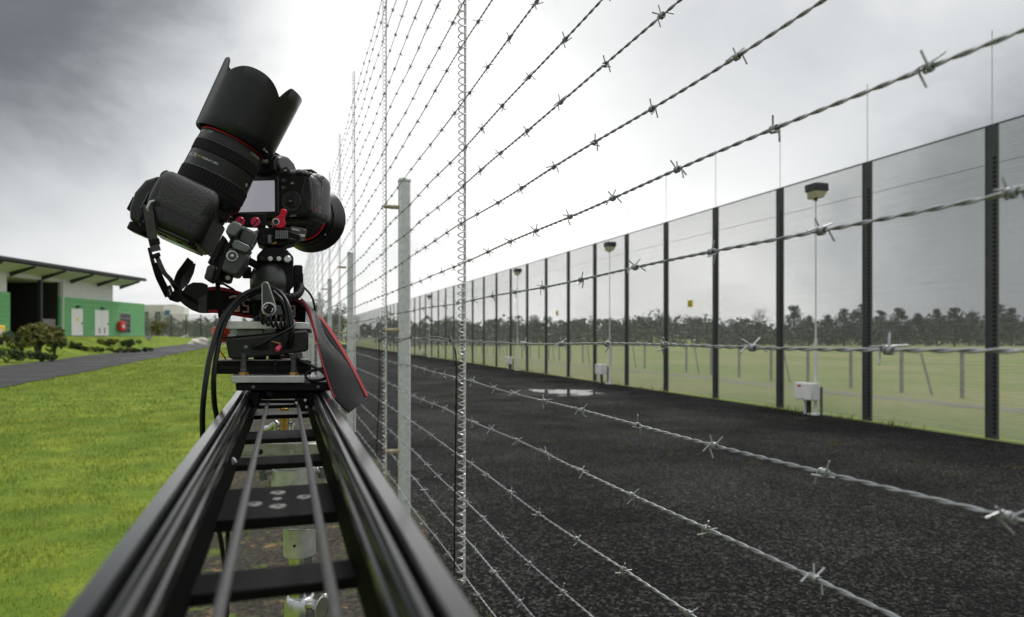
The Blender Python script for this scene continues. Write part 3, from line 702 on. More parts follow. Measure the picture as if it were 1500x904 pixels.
def tree_parts(kind, h, seed):
    rs = np.random.default_rng(seed); tr = MB(); cl = []
    if kind == 'pine':
        tr.tube([(0, 0, -.3), (rs.normal(0, .1), rs.normal(0, .1), h * .5), (rs.normal(0, .2), 0, h * .97)], [h * .028, h * .018, h * .004], 7)
        for i in range(16):
            z = h * (.22 + .75 * i / 16); rr = h * .30 * (1 - (i / 16) ** 1.3) * rs.uniform(.6, 1.15) + h * .02
            for q in range(3):
                a = rs.uniform(0, 6.28); e = (math.cos(a) * rr, math.sin(a) * rr, z + rs.uniform(-.02, .05) * h)
                tr.tube([(0, 0, z - .02 * h), e], [h * .007, h * .002], 4); cl.append((e, h * .075 + rr * .2))
        return tr, crown_mb(cl, 60, h * .018, rs, .55), L_pine
    if kind == 'bare':
        tr.tube([(0, 0, -.3), (0, 0, h * .3)], [h * .03, h * .022], 7)
        for i in range(26):
            a = rs.uniform(0, 6.28); b = rs.uniform(.1, .8); m_ = np.array([math.cos(a) * b * .18, math.sin(a) * b * .18, .55]) * h; e = np.array([math.cos(a) * b * .42, math.sin(a) * b * .42, rs.uniform(.65, 1)]) * h
            tr.tube([(0, 0, h * rs.uniform(.2, .35)), m_, e], [h * .012, h * .006, h * .002], 4); cl.append((tuple(e * .95), h * .12))
        return tr, crown_mb(cl, 26, h * .010, rs), L_bare
    tr.tube([(0, 0, -.3), (rs.normal(0, .02) * h, rs.normal(0, .02) * h, h * .35)], [h * .035, h * .024], 7)
    for i in range(15):
        a = rs.uniform(0, 6.28); b = rs.uniform(.05, .36) * h; z = h * rs.uniform(.38, .86)
        e = (math.cos(a) * b, math.sin(a) * b, z); tr.tube([(0, 0, h * .3), (e[0] * .5, e[1] * .5, (h * .3 + z) / 2 + .02 * h), e], [h * .016, h * .010, h * .003], 4); cl.append((e, h * rs.uniform(.10, .17)))
    return tr, crown_mb(cl, 150, h * .018, rs), L_broad
protos = {}
def tree(kind, var, x, y, h, label, group, zb=None, cat='tree', leaf=None):
    key = (kind, var)
    if key not in protos:
        tr, cr, lm = tree_parts(kind, 10.0, 100 + var * 7 + len(kind)); protos[key] = (mesh_from('trunk', tr, M_bark), mesh_from('crown', cr, lm, smooth=0))
    tm, cm = protos[key]; s = h / 10
    zb = float(terrain(x, y)) if zb is None else zb
    o = bpy.data.objects.new(kind + '_tree', None); COL.objects.link(o); o.location = (x, y, zb); o.rotation_euler = (0, 0, random.uniform(0, 6.28)); o.scale = (s * random.uniform(.9, 1.15), s * random.uniform(.9, 1.15), s)
    tag(o, label, cat, group)
    a = bpy.data.objects.new('trunk', tm); link(a, o); b = bpy.data.objects.new('crown', cm); link(b, o)
    return o
def ordn(i): return ['first', 'second', 'third', 'fourth', 'fifth', 'sixth', 'seventh', 'eighth', 'ninth', 'tenth', 'eleventh', 'twelfth', 'thirteenth', 'fourteenth', 'fifteenth', 'sixteenth', 'seventeenth', 'eighteenth', 'nineteenth', 'twentieth'][i]
# tree line behind the field: pines to the right, rounder trees to the left
def treepos(px, z): p = P(px, 492, z); return p.x, p.y
pine_px = [(1560, 452), (1525, 448), (1482, 458), (1462, 452), (1425, 462), (1398, 455), (1372, 456), (1345, 462), (1316, 452), (1290, 456), (1262, 446), (1236, 452), (1212, 460), (1163, 447), (1185, 462)]
for i, (px, py) in enumerate(pine_px):
    z = 122 + 14 * math.sin(i * 2.2); x, y = treepos(px, z); h = (492 - py + max(0, (px - 1230) * .03)) / 1000 * z + EYE
    tree('pine', i % 4, x, y, h, f'dark conifer behind the field, {ordn(i)} from the right of the row', 'conifers behind the field', 0)
tree('bare', 0, *treepos(1110, 118), 43 * .118 + 1.7, 'bare leafless tree at the left end of the conifer row', None, 0)
tree('bare', 0, *treepos(1420, 112), 40 * .112 + 1.7, 'bare grey tree among the conifers at the right', None, 0)
br_px = [(1080, 461), (1050, 465), (1020, 462), (985, 466), (955, 458), (925, 462), (898, 466), (870, 460), (842, 465), (815, 463), (786, 460), (755, 464), (720, 461), (690, 465), (655, 462), (620, 466), (585, 464)]
for i, (px, py) in enumerate(br_px):
    z = 150 + 12 * math.sin(i * 1.7); x, y = treepos(px, z); h = (492 - py) / 1000 * z + EYE
    tree('broad', i % 4, x, y, h, f'rounded dark tree beyond the field, {ordn(i)} in the row going left', 'rounded trees beyond the field', 0)
# hedge mass under the tree line
rs = np.random.default_rng(5); cl = []
for i in range(900):
    px = rs.uniform(560, 1600); z = rs.uniform(108, 170); p = P(px, 492, z); cl.append(((p.x, p.y, rs.uniform(.4, 4.4) * (.75 + .35 * math.sin(px * .021) * math.sin(px * .0067 + 1))), rs.uniform(1.2, 2.8)))
single('hedgerow', crown_mb(cl, 48, .30, rs, .9), L_broad, (0, 0, 0), 'low dark hedgerow massed under the trees beyond the field', 'hedge', kind='stuff', smooth=0)
# a far wooded rise so that the ground meets the sky in trees
cl = []
for i in range(520):
    px = rs.uniform(-300, 1900); z = rs.uniform(330, 420); p = P(px, 492, z); cl.append(((p.x, p.y, rs.uniform(1, 8.5)), rs.uniform(3.5, 6)))
single('far_wood', crown_mb(cl, 26, 1.3, rs, .8), leaf_material('far_foliage', (.05, .065, .05), (.085, .10, .07)), (0, 0, 0), 'far grey green belt of woodland along the horizon', 'woodland', kind='stuff', smooth=0)
cl = []
for i in range(260):
    px = rs.uniform(150, 520); z = rs.uniform(158, 185); p = P(px, 492, z); zt = float(terrain(p.x, p.y)); cl.append(((p.x, p.y, zt + rs.uniform(.4, 3.6)), rs.uniform(1.0, 2.2)))
single('shrub_belt', crown_mb(cl, 50, .28, rs, .9), L_broad, (0, 0, 0), 'dark belt of shrubs massed behind the far mesh fence', 'shrubs', kind='stuff', smooth=0)
for i, (px, py, z, lb) in enumerate(((222, 464, 170, 'dark bushy tree directly right of the green building beyond the far fence'), (240, 455, 175, 'bushy tree under the blue sign beyond the far fence'), (285, 466, 178, 'broad tree beyond the far fence behind the pale rocks'), (262, 476, 174, 'lower tree in the middle beyond the far fence'), (318, 470, 180, 'tree beyond the far fence beside the hanging cables'), (490, 440, 190, 'tree past the far end of the fences under the camera hood'), (462, 436, 195, 'tree past the far end of the fences right of the ball head'))):
    x, y = treepos(px, z); tree('broad', i % 4, x, y, (492 - py) / 1000 * z + EYE, lb, 'trees beyond the far fence', 0)

# ---------------------------------------------------------------- green building
def building():
    M_green = mat('green_block_wall', (.155, .42, .175), .6, var=.08, vscale=1.5, bump=.15, bscale=40)
    M_white = mat('white_cladding', (.60, .61, .60), .55, var=.05, vscale=2)
    M_fascia = mat('dark_roof_metal', (.035, .038, .042), .4, .2, var=.15, vscale=2)
    M_soff = mat('pale_soffit', (.70, .70, .68), .7, var=.06, vscale=1)
    M_int = mat('interior_shade_wall', (.022, .022, .021), .8)  # near black: the carport's shade is put into the wall colour
    M_door = mat('white_door_paint', (.80, .80, .78), .45, var=.04, vscale=2)
    M_conc = mat('grey_concrete', (.22, .215, .205), .85, var=.15, vscale=3)
    M_frame = mat('grey_window_frame', (.32, .31, .30), .5)
    M_glass = mat('window_glass', (.06, .06, .06), .06, spec=1.0)
    t = Thing('green_building', BW(68, 0, -.2), 'single storey green building with white upper band and overhanging dark roof', 'building')
    def bx(z0, z1, x0, x1, h0, h1):
        mb = MB(); v = [BW(z, x, h) for h in (h0, h1) for (z, x) in ((z0, x0), (z1, x0), (z1, x1), (z0, x1))]
        mb.add(v, [(0, 1, 2, 3), (7, 6, 5, 4), (0, 4, 5, 1), (1, 5, 6, 2), (2, 6, 7, 3), (3, 7, 4, 0)]); return mb
    zz = lambda px: 42000 / (750 - px)
    GH = 3.65; CH = 5.25
    # masonry in courses, each course proud of the joint below it
    for (a, b, nm) in ((40, zz(15), 0), (zz(89), zz(212), 1)):
        for k in range(9):
            h0 = -.0 + k * GH / 9
            t.part('wall_course', bx(a, b, -9 if nm else -6, 0, h0 + .012, h0 + GH / 9 - .012), M_green, bevel=.012)
        t.part('wall_core', bx(a + .03, b - .03, -8.95 if nm else -5.95, -.03, -.3, GH - .02), M_green)
    t.part('floor_slab', bx(40, zz(214), -9, .7, -.35, -.02), M_conc)
    t.part('upper_wall', bx(zz(91), zz(167), -8.5, -.12, GH, CH + .5), M_white)
    t.part('upper_wall', bx(40, zz(12), -5.5, -.12, GH, CH + .5), M_white)
    t.part('lintel', bx(zz(12) + .01, zz(91) - .01, -.45, -.1, CH - .25, CH + .5), M_white)
    t.part('rear_wall', bx(45, zz(167), -9.4, -9.05, -.3, CH), M_int)
    t.part('shade_sheet', bx(zz(89) - .06, zz(89) - .03, -8.9, -.25, -.1, CH), M_int)  # added dark sheet over the green end wall, painted as carport shade
    t.part('carport_ceiling', bx(zz(15), zz(90), -9, -.5, CH - .3, CH - .1), M_soff)
    t.part('porch_post', bx(zz(63), zz(66), -.5, -.2, -.02, CH - .25), M_fascia)
    sc = t.part('slat_screen', bx(zz(67), zz(88), -.5, -.45, 0, 1.5), M_frame)
    for k in range(12):
        z = zz(67) + (zz(88) - zz(67)) * (k + .5) / 12; t.part('slat', bx(z - .04, z + .04, -.44, -.40, 0, 1.55), M_frame, sc)
    # roof: skillion with fascia, soffit panels and brackets
    v0, v1 = 38, 74.4
    def slab(z0, z1, x0, ha0, ha1, x1, hb0, hb1):
        mb = MB(); vs = [BW(z, x, h) for z in (z0, z1) for (x, h) in ((x0, ha0), (x1, hb0), (x1, hb1), (x0, ha1))]
        mb.add(vs, [(0, 1, 2, 3), (7, 6, 5, 4), (0, 4, 5, 1), (1, 5, 6, 2), (2, 6, 7, 3), (3, 7, 4, 0)]); return mb
    rf = t.part('roof', slab(v0, v1, -11, 4.2, 4.45, 2.0, 6.0, 6.25), M_fascia)
    t.part('fascia', slab(v0, v1 + .03, 2.0, 5.92, 6.27, 2.08, 5.92, 6.27), M_fascia, rf)
    t.part('gutter', slab(v0, v1, 2.09, 6.0, 6.16, 2.22, 6.0, 6.16), M_fascia, rf)
    zb = [43, 46.5, 50, 53.6, 57.3, 61.2, 65.2, 69.4, 73.3]
    for a, b in zip(zb[:-1], zb[1:]): t.part('soffit_panel', slab(a + .12, b - .12, -.15, 5.33, 5.36, 1.9, 5.84, 5.87), M_soff, rf)
    for a in zb: t.part('bracket', slab(a - .1, a + .1, -.1, 5.0, 5.34, 1.98, 5.72, 5.86), M_fascia, rf)
    # doors, lights, window, red box
    for (p0, p1, lab) in ((104, 120.5, 1), (138.5, 158.5, 0)):
        a, b = zz(p0), zz(p1); d = t.part('door', bx(a, b, 0.0, .06, .03, 2.62), M_door, bevel=.02)
        t.part('door_handle', bx(b - .22, b - .12, .07, .11, 1.15, 1.3), M_fascia, d)
        if lab: t.part('yellow_notice', bx((a + b) / 2 - .14, (a + b) / 2 + .2, .063, .068, 1.42, 1.72), M_sign, d)
        else:
            t.part('door_seam', bx((a + b) / 2 - .012, (a + b) / 2 + .012, .061, .064, .05, 2.6), M_frame, d)
            for q in (-.55, .32): t.part('vent_grille', bx((a + b) / 2 + q, (a + b) / 2 + q + .25, .062, .075, .25, .85), M_frame, d)
        t.part('wall_lamp', bx((a + b) / 2 - .16, (a + b) / 2 + .2, 0.02, .3, 2.72, 2.9), M_fascia, bevel=.04)
    a, b = zz(176), zz(191); w = t.part('window', bx(a, b, .0, .05, .3, 2.45), M_frame)
    for i in range(3):
        for j in range(4):
            zq0 = a + .07 + i * (b - a - .1) / 3; hq0 = .36 + j * .52
            t.part('pane', bx(zq0, zq0 + (b - a - .1) / 3 - .06, .045, .06, hq0, hq0 + .46), M_glass, w)
    dp = t.part('down_pipe', bx(zz(91) - .02, zz(91) + .1, .0, .1, 0, CH), M_white)
    t.part('ceiling_lamp', MB().lathe(BW(zz(40), -3, CH - .3), (0, 0, -1), [(0, .35), (.08, .3)], 20), mat('lit_lamp', (.8, .8, .75), .4, emit=((1, .95, .8), 1.2)))
    # red cabinet on the wall, yellow plant trailer
    r = BW(zz(170), .25, 1.0); rb = Thing('red_cabinet', r, 'bright red hose cabinet on the green wall beside the window', 'cabinet')
    rb.part('case', bx(zz(170.5), zz(178), .08, .5, .55, 1.55), mat('red_paint', (.62, .03, .02), .4), bevel=.08)
    rb.part('front_plate', bx(zz(172.5), zz(176), .505, .52, .85, 1.2), M_white)
    yb = BW(51, 4, -.4); y_ = Thing('yellow_trailer', yb, 'yellow barrier trailer half out of view at the left edge', 'trailer')
    M_y = mat('yellow_paint', (.80, .50, .03), .45, var=.06, vscale=4)
    y_.part('body', bx(45.5, 49.9, 3.4, 5.0, -.2, .75), M_y, bevel=.08)
    y_.part('white_panel', bx(48.6, 49.5, 5.01, 5.04, 0.1, .5), M_white)
    y_.part('beacon', MB().lathe(BW(49.6, 4.3, .75), (0, 0, 1), [(0, .2), (.35, .24), (.5, .12)], 16), M_white)
    for q in (46.4, 49.0): y_.part('wheel', MB().lathe(BW(q, 5.02, -.45), BW(0, 1, 0) - BW(0, 0, 0), [(0, .38), (.2, .38)], 20), M_rub)
building()
# shrubs round the building
def shrub(px, z, w, h, label, leaf, seed, group=None, trunk=0.12, dz=0, nclump=14, per=60):
    p = P(px, 492, z); zb = float(terrain(p.x, p.y)); rs = np.random.default_rng(seed); cl = []; tr = MB()
    t = Thing('shrub' if h < 2.5 else 'garden_tree', (p.x, p.y, zb), label, 'shrub' if h < 2.5 else 'tree', group)
    for i in range(nclump):
        a = rs.uniform(0, 6.28); b = w * .42 * rs.uniform(.1, 1); e = (p.x + b * math.cos(a), p.y + b * math.sin(a), zb + h * rs.uniform(.35 if h < 2.5 else .5, .88))
        tr.tube([(p.x, p.y, zb - .1), (p.x + b * .2 * math.cos(a), p.y + b * .2 * math.sin(a), zb + h * .35), e], [h * trunk * .35, h * trunk * .2, h * .008], 5); cl.append((e, h * .17 + w * .06))
    t.part('stem', tr, M_bark); t.part('foliage', crown_mb(cl, per, .035 * (w + h) * .6 + .03, rs, .75), leaf, smooth=0)
shrub(56, 46, 3.1, 2.3, 'small olive green spreading tree in front of the carport opening', L_oliv, 1, trunk=.10, nclump=22, per=80)
shrub(32, 48, 2.6, 1.5, 'dark shrub left of the small olive tree', L_shrub, 2, 'garden shrubs')
shrub(80, 50, 2.6, 1.5, 'dark shrub right of the small olive tree', L_shrub, 3, 'garden shrubs')
shrub(10, 40, 2.6, .65, 'low dark shrub in the garden bed at the left edge', L_shrub, 4, 'garden shrubs')
shrub(62, 42, 2.0, .6, 'low dark shrub below the small olive tree', L_shrub, 5, 'garden shrubs')
shrub(188, 67, 2.2, 1.0, 'rounded dark shrub under the window', L_shrub, 6, 'garden shrubs')
shrub(160, 65, 1.9, .7, 'small pale shrub right of the double door', L_oliv, 7, 'garden shrubs')
for i, px in enumerate((92, 108, 120, 134, 148, 172, 185, 198, 213)):
    shrub(px, 56.5 + i * .45, 1.6, .40, f'clump of the low garden hedge before the green wall, {ordn(i)} from the left', L_shrub if i % 3 else L_oliv, 20 + i, 'low hedge clumps', nclump=9)
shrub(232, 100, 3.2, 2.4, 'green garden tree beyond the corner of the green building', L_oliv, 40, trunk=.06)
# pale rocks by the path
M_rock = mat('pale_rock', (.62, .58, .52), .85, var=.15, vscale=2, bump=.4, bscale=6)
for i, (px, z, s, lb) in enumerate(((291, 97, 1.25, 'large pale rock pile at the bend of the path'), (280, 96, .45, 'small pinkish rock left of the large pale rock'), (279, 100, .4, 'small white block behind the large pale rock'))):
    p = P(px, 492, z); zb = float(terrain(p.x, p.y)); bm = bmesh.new(); bmesh.ops.create_icosphere(bm, subdivisions=3, radius=1)
    for v in bm.verts:
        n = v.co; k = 1 + .22 * math.sin(n.x * 3 + i) * math.cos(n.y * 4 + 1) + .12 * math.sin(n.z * 7 + n.x * 5); v.co = Vector((n.x * s * k, n.y * s * k * .7, n.z * s * .62 * k))
    mb = MB(); mb.add([v.co + Vector((p.x, p.y, zb + .1 * s)) for v in bm.verts], [tuple(v.index for v in f.verts) for f in bm.faces]); bm.free()
    single('rock', mb, M_rock, (p.x, p.y, zb), lb, 'rock', smooth=25)
# far buildings
def far_shed(px0, px1, py0, z, d, col, label, roofcol=(.5, .5, .5), extra=None, name='warehouse'):
    a, b = P(px0, 492, z), P(px1, 492, z); top = EYE + (492 - py0) / 1000 * z; dr = (b - a).normalized(); back = Vector((ST, CT, 0)) * d
    t = Thing(name, ((a + b) / 2).xy.to_3d(), label, 'building')
    base = [Vector((a.x, a.y, -.2)), Vector((b.x, b.y, -.2)), Vector((b.x, b.y, -.2)) + back, Vector((a.x, a.y, -.2)) + back]
    t.part('wall', MB().prism(base, (0, 0, top)), mat('shed_wall_%d' % px0, col, .7, var=.05, vscale=.3))
    up = Vector((0, 0, top)); r0 = [p + up for p in base]; mid = (r0[0] + r0[3]) / 2 + Vector((0, 0, d * .04)), (r0[1] + r0[2]) / 2 + Vector((0, 0, d * .04))
    m = MB(); m.add([r0[0] + Vector((0, 0, .01)), r0[1] + Vector((0, 0, .01)), mid[1], mid[0], r0[2], r0[3]], [(0, 1, 2, 3), (3, 2, 4, 5), (0, 3, 5), (1, 4, 2)]); t.part('roof', m, mat('shed_roof_%d' % px0, roofcol, .5))
    n = max(2, int((b - a).length / 5))
    for i in range(n):
        c = a + (b - a) * (i + .5) / n - Vector((ST, CT, 0)) * .05; w = dr * .9
        t.part('window', MB().prism([Vector((c.x, c.y, top * .55)) - w, Vector((c.x, c.y, top * .55)) + w, Vector((c.x, c.y, top * .8)) + w, Vector((c.x, c.y, top * .8)) - w], Vector((ST, CT, 0)) * .04), extra or M_mpost2)
    return t
far_shed(205, 240, 446, 230, 14, (.62, .58, .57), 'pale pinkish warehouse far behind the right end of the green building')
far_shed(237, 255, 450, 260, 12, (.75, .76, .76), 'white far building beside the blue sign')
p = P(245, 458, 205); bt = Thing('blue_sign', (p.x, p.y, 0), 'blue sign board standing up beyond the far fence', 'sign')
bt.part('board', MB().box(p, (1.5, .15, 1.5)), mat('blue_board', (.05, .20, .36), .5)); bt.part('leg', MB().box((p.x - .5, p.y + .02, p.z / 2 - .4), (.12, .12, p.z - .7)), M_mpost); bt.part('leg', MB().box((p.x + .5, p.y + .02, p.z / 2 - .4), (.12, .12, p.z - .7)), M_mpost)
far_shed(440, 506, 462, 215, 20, (.66, .67, .66), 'low white building beyond the far end of the fences', (.6, .62, .62))

# ================================================================ camera slider
def slider():
    t = Thing('camera_slider', (0, .6, EYE - .13), 'long black two rail camera slider running away under the camera rig', 'camera slider')
    tilt = .0085
    def pt(x, y, h): return Vector((x - .0028 * y, y, EYE - h + tilt * y))
    y0, y1 = .03, 1.75
    xo = {-1: -.0622, 1: .0542}; xc = -.004
    for s in (-1, 1):
        # cross-section: u measured inwards from the outer edge, w downwards from the top
        bead = [(.0158 + .0040 * math.cos(R(a)), .0052 - .0042 * math.sin(R(a))) for a in range(180, -31, -15)]
        prof = [(0, .052), (0, .0034), (.0010, .0020), (.0094, 0), (.0104, .0003), (.0108, .0012), (.0108, .0058)] + bead + [(.0190, .0085), (.0190, .0125), (.0205, .0140), (.0212, .0160), (.0208, .0182), (.0195, .0195), (.0190, .048), (.017, .052)]
        pts = [pt(xo[s] - s * u, y0, .0812 + w) for (u, w) in prof]
        r = t.part('rail', MB().prism(pts, pt(0, y1, 0) - pt(0, y0, 0)), M_anod, smooth=25)
        iw = [pt(xo[s] - s * u, y0, .0812 + w) for (u, w) in ((.0188, .0205), (.0202, .0215), (.0202, .0475), (.0188, .0475))]
        t.part('inner_web', MB().prism(iw, pt(0, y1, 0) - pt(0, y0, 0)), mat('flat_black_web', (.004, .004, .004), .75, spec=.06), r)
        # cap screw head on the inner wall
        for y in (.62,):
            if s < 0: t.part('screw', MB().lathe(pt(xo[s] - s * .0205, y, .0812 + .030), (-s, 0, 0.6), [(-.001, .0028), (.0025, .0028), (.003, .0016)], 12), M_steel, r)
    hc = .125
    def bar(ya, yb, nm='cross_bar', th=.006):
        w = .0398
        pr = [pt(xc - w, ya, hc), pt(xc + w, ya, hc), pt(xc + w, yb, hc), pt(xc - w, yb, hc)]
        return t.part(nm, MB().prism(pr, (0, 0, -th)), M_anodm, bevel=.0012)
    for a, b in ((1.42, 1.36), (1.25, 1.20), (1.107, 1.06), (.896, .832), (.716, .677), (.382, .352), (.235, .205)): bar(a, b)
    pl = bar(.577, .484, 'mounting_bridge', .008)
    def screw(px, py, r, parent, m=M_alud):
        # countersunk screw lying on the bridge: recess ring and head with a socket
        k = (py - 483) / 1000; y = (hc / .9488) / k; c = pt(0, y, hc); c.x = Q(px, py, y).x
        parent_ = t.part('screw', MB().lathe(c + Vector((0, 0, .0002)), (0, 0, 1), [(0, r), (.0006, r * .95), (.0008, r * .5)], 20), m, parent)
        return c
    for (px, py, r) in ((407, 722, .0060), (372, 736, .0060), (446, 731, .0060), (407, 742, .0062)):
        c = screw(px, py, r, pl)
        t.part('socket', MB().lathe(c + Vector((0, 0, .0008)), (0, 0, 1), [(0, .0016), (.0004, .0016)], 6), M_dark, pl)
    screw(406, 731, .0036, pl)
    t.part('bridge_seam', MB().prism([pt(.0042, .483, hc - .0002), pt(.0050, .483, hc - .0002), pt(.0050, .578, hc - .0002), pt(.0042, .578, hc - .0002)], (0, 0, .0004)), M_dark, pl)
    for x, h0 in ((-.0212, .0955), (.0168, .0985)):
        path = [pt(x, y, h0 + .0007 * math.sin(y * 9)) for y in np.linspace(.05, .97, 30)]
        t.part('drive_cord', MB().tube(path, .0023, 10), M_cord)
    t.part('end_plate', MB().prism([pt(-.0622, .024, .079), pt(.0542, .024, .079), pt(.0542, .024, .134), pt(-.0622, .024, .134)], (0, .005, 0)), M_anodm, bevel=.001)
slider()

# ================================================================ carriage
def carriage():
    Y = .93
    t = Thing('slider_carriage', Q(412, 570, .99), 'black slider carriage topped by a bare aluminium plate and brass nuts', 'carriage')
    t.part('carriage_plate', pprism([(345, 561.5), (486, 561.5), (486, 572.5), (346, 572.5)], Y, .13), M_anodm, bevel=.0012)
    c = t.part('carriage_plate_edge', pprism([(455, 559.5), (484, 559.5), (484, 561.3), (455, 561.3)], Y + .003, .12), M_anodm)
    for px in (371, 466): t.part('screw', MB().lathe(Q(px, 567, Y), (0, -1, 0), [(0, .0021), (.0014, .0021), (.0016, .001)], 14), M_greym, c)
    t.part('aluminium_plate', pprism([(339, 550.5), (446, 550.5), (446, 561), (339, 561)], Y - .006, .125), M_alu, bevel=.0007)
    for (a, b) in ((366, 381), (448, 468)):
        t.part('bearing_block', pprism([(a, 573), (b, 573), (b - 2, 597), (a + 3, 598)], Y + .012, .10), M_anodm, bevel=.0015)
    t.part('cord_housing', pprism([(381, 573.5), (447, 573.5), (447, 583), (381, 583)], Y + .03, .05), M_anodm, bevel=.001)
    fin = MB()
    for k in range(7): fin.prism(pq([(402 + k * 5, 574), (404 + k * 5, 574), (404 + k * 5, 581), (402 + k * 5, 581)], Y + .024), (0, .005, 0))
    t.part('toothed_rack', fin, M_dark)
    t.part('cross_rod', MB().tube([Q(381, 588.5, Y + .03), Q(450, 588.5, Y + .03)], .0022, 8), M_anod)
    cl = t.part('cord_clamp', pprism([(433, 583), (450, 583), (450, 603), (437, 603), (437, 596), (431, 596)], Y + .008, .03), M_anodm, bevel=.001)
    for (px, py) in ((447, 586), (449, 596), (434, 590)): t.part('screw', MB().lathe(Q(px, py, Y + .008), (0, -1, 0), [(0, .0018), (.003, .0018)], 10), M_steel, cl)
    t.part('cord_clamp', pprism([(389, 572.5), (401, 572.5), (400, 582), (391, 582)], Y + .004, .02), M_anodm, bevel=.001)
    t.part('motion_beam', pprism([(317, 529), (456, 529), (456, 549), (317, 548)], Y + .045, .045), M_anodm, bevel=.001)
    t.part('beam_groove', pprism([(322, 537), (455, 537), (455, 540), (322, 540)], Y + .0445, .002), M_dark)
    t.part('beam_top', pprism([(318, 526.8), (452, 526.8), (452, 528.8), (318, 528.8)], Y + .05, .04), M_alud)
    for px in (357, 430):
        b = t.part('bolt', MB().lathe(Q(px, 549, Y + .02), (0, 0, 1), [(0, .0042), (.006, .0042), (.008, .0036), (.022, .0036), (.0222, .0055), (.0275, .0055)], 14), M_head, smooth=15)
        n = MB().lathe(Q(px, 550, Y + .02), (0, 0, 1), [(0, .0064), (.0044, .0064)], 6); t.part('nut', n, M_brass, b, smooth=20)
    t.part('centre_post', pprism([(400, 528), (406, 528), (406, 547), (400, 547)], Y + .035, .008), M_anod, bevel=.001)
    t.part('cable_gland', MB().lathe(Q(403, 521, Y + .07), (0, 0, 1), [(-.006, .009), (.004, .009), (.008, .0065), (.015, .006)], 8), M_rub, smooth=20)
    for px, r in ((381, .008), (352, .010)): t.part('rubber_foot', MB().lathe(Q(px, 527, Y + .06), (0, 0, 1), [(0, r), (.006, r * 1.05), (.012, r * .8)], 18), M_rub)
carriage()

def controller():
    Y = .945
    t = Thing('control_box', Q(390, 510, Y + .03), 'black plastic motion control box slung level above the carriage', 'control box')
    t.part('case', pprism([(330, 499), (334, 496), (376, 492), (448, 484), (452, 486), (452, 511), (449, 515), (400, 521), (341, 526.5), (335, 524)], Y, .075), M_body, bevel=.0025, seg=3)
    t.part('lid', pprism([(322, 494.5), (334, 493), (376, 489.5), (455, 481.5), (455, 484), (376, 492), (334, 495.5), (322, 497)], Y + .004, .07), M_anodm, bevel=.0008)
    t.part('button', MB().lathe(Q(360, 509, Y), (0, -1, 0), [(0, .0026), (.0012, .0026), (.0018, .0014)], 16), M_greym)
    j = t.part('audio_socket', MB().lathe(Q(372, 508, Y), (0, -1, 0), [(0, .0042), (.001, .0042), (.0012, .0020)], 18), M_rub)
    pl = MB().tube([Q(374, 507.5, Y - .003), Q(384, 505, Y - .006)], .0024, 10); t.part('jack_plug', pl, M_rub, j)
    t.part('port_panel', pprism([(377, 503), (394, 501), (394, 512), (377, 514)], Y - .0006, .002), M_anodm, bevel=.0004)
    t.part('port', MB().lathe(Q(407, 509, Y), (0, -1, 0), [(0, .0055), (.002, .0055), (.0022, .004)], 18), M_rub)
    t.part('port', MB().lathe(Q(424, 506, Y), (0, -1, 0), [(0, .0055), (.002, .0055), (.0022, .004)], 18), M_rub)
    t.part('copper_wire', ptube([(398, 500, Y - .002), (408, 503, Y - .006), (420, 505, Y - .004), (427, 505, Y - .002)], .0010, 6), mat('copper_wire', (.40, .20, .12), .4, .6))
    t.part('pink_plug', MB().tube([Q(405, 513, Y - .010), Q(411, 507, Y - .006)], [.0034, .0030], 12), mat('pink_plastic', (.65, .06, .14), .4))
controller()

def platform():
    Y = .955
    t = Thing('mounting_plate', Q(393, 477, Y + .05), 'scratched silver mounting plate with spacer blocks under the ball head', 'plate')
    t.part('plate', pprism([(333, 470.5), (452, 472.5), (452, 482), (333, 482)], Y, .11), mat('scratched_silver_plate', (.58, .585, .57), .5, .55, var=.15, vscale=140, wear=((.2, .2, .2), 300, .66)), bevel=.0008)
    t.part('spacer_block', pprism([(346, 482.5), (386, 482.5), (386, 497), (346, 497)], Y + .03, .05), M_alud, bevel=.0008)
    t.part('clear_spacer', pprism([(386.5, 483.5), (402, 483.5), (402, 498), (386.5, 498)], Y + .025, .05), mat('pale_green_spacer', (.42, .50, .46), .25, var=.25, vscale=200), bevel=.0012)
    t.part('spacer_block', pprism([(403, 482.5), (440, 482.5), (440, 490), (403, 490)], Y + .03, .05), M_anodm, bevel=.0008)
    t.part('lower_plate', pprism([(334, 489.5), (346, 489.5), (346, 493.5), (334, 494)], Y + .02, .07), M_alu)
    t.part('bracket_tab', pprism([(440, 484), (457, 484), (457, 487.5), (448, 489), (440, 489)], Y + .02, .03), M_alud, bevel=.0005)
    o = Thing('orange_knob', Q(327, 486, Y + .05), 'orange red plastic knob half hidden behind the silver plate', 'knob')
    o.part('knob', MB().lathe(Q(323.5, 489, Y + .07), (.0, 0, 1), [(-.012, .0065), (-.010, .009), (-.002, .0095), (0, .0115), (.008, .0115), (.010, .008)], 20), M_orange)
    o.part('lead', ptube([(318, 500, Y + .03), (321, 512, Y + .02), (328, 522, Y + .02), (332, 529, Y + .03)], .0009, 6), M_orange)
    r = Thing('red_lead', Q(418, 524, Y + .08), 'thin red ribbon lead tucked behind the black control box', 'cable')
    r.part('lead', MB().ribbon(pq([(396, 521), (412, 520), (426, 524), (432, 529)], Y + .07), pq([(396, 524), (412, 525), (426, 528.5), (430, 532)], Y + .07), .002), M_strapr)
    gb = Thing('grey_battery', Q(443, 520, Y + .1), 'grey box standing behind the control box at its right end', 'box')
    gb.part('case', pprism([(428, 516), (445, 514), (445, 531), (428, 531)], Y + .12, .04), M_alud, bevel=.002)
platform()

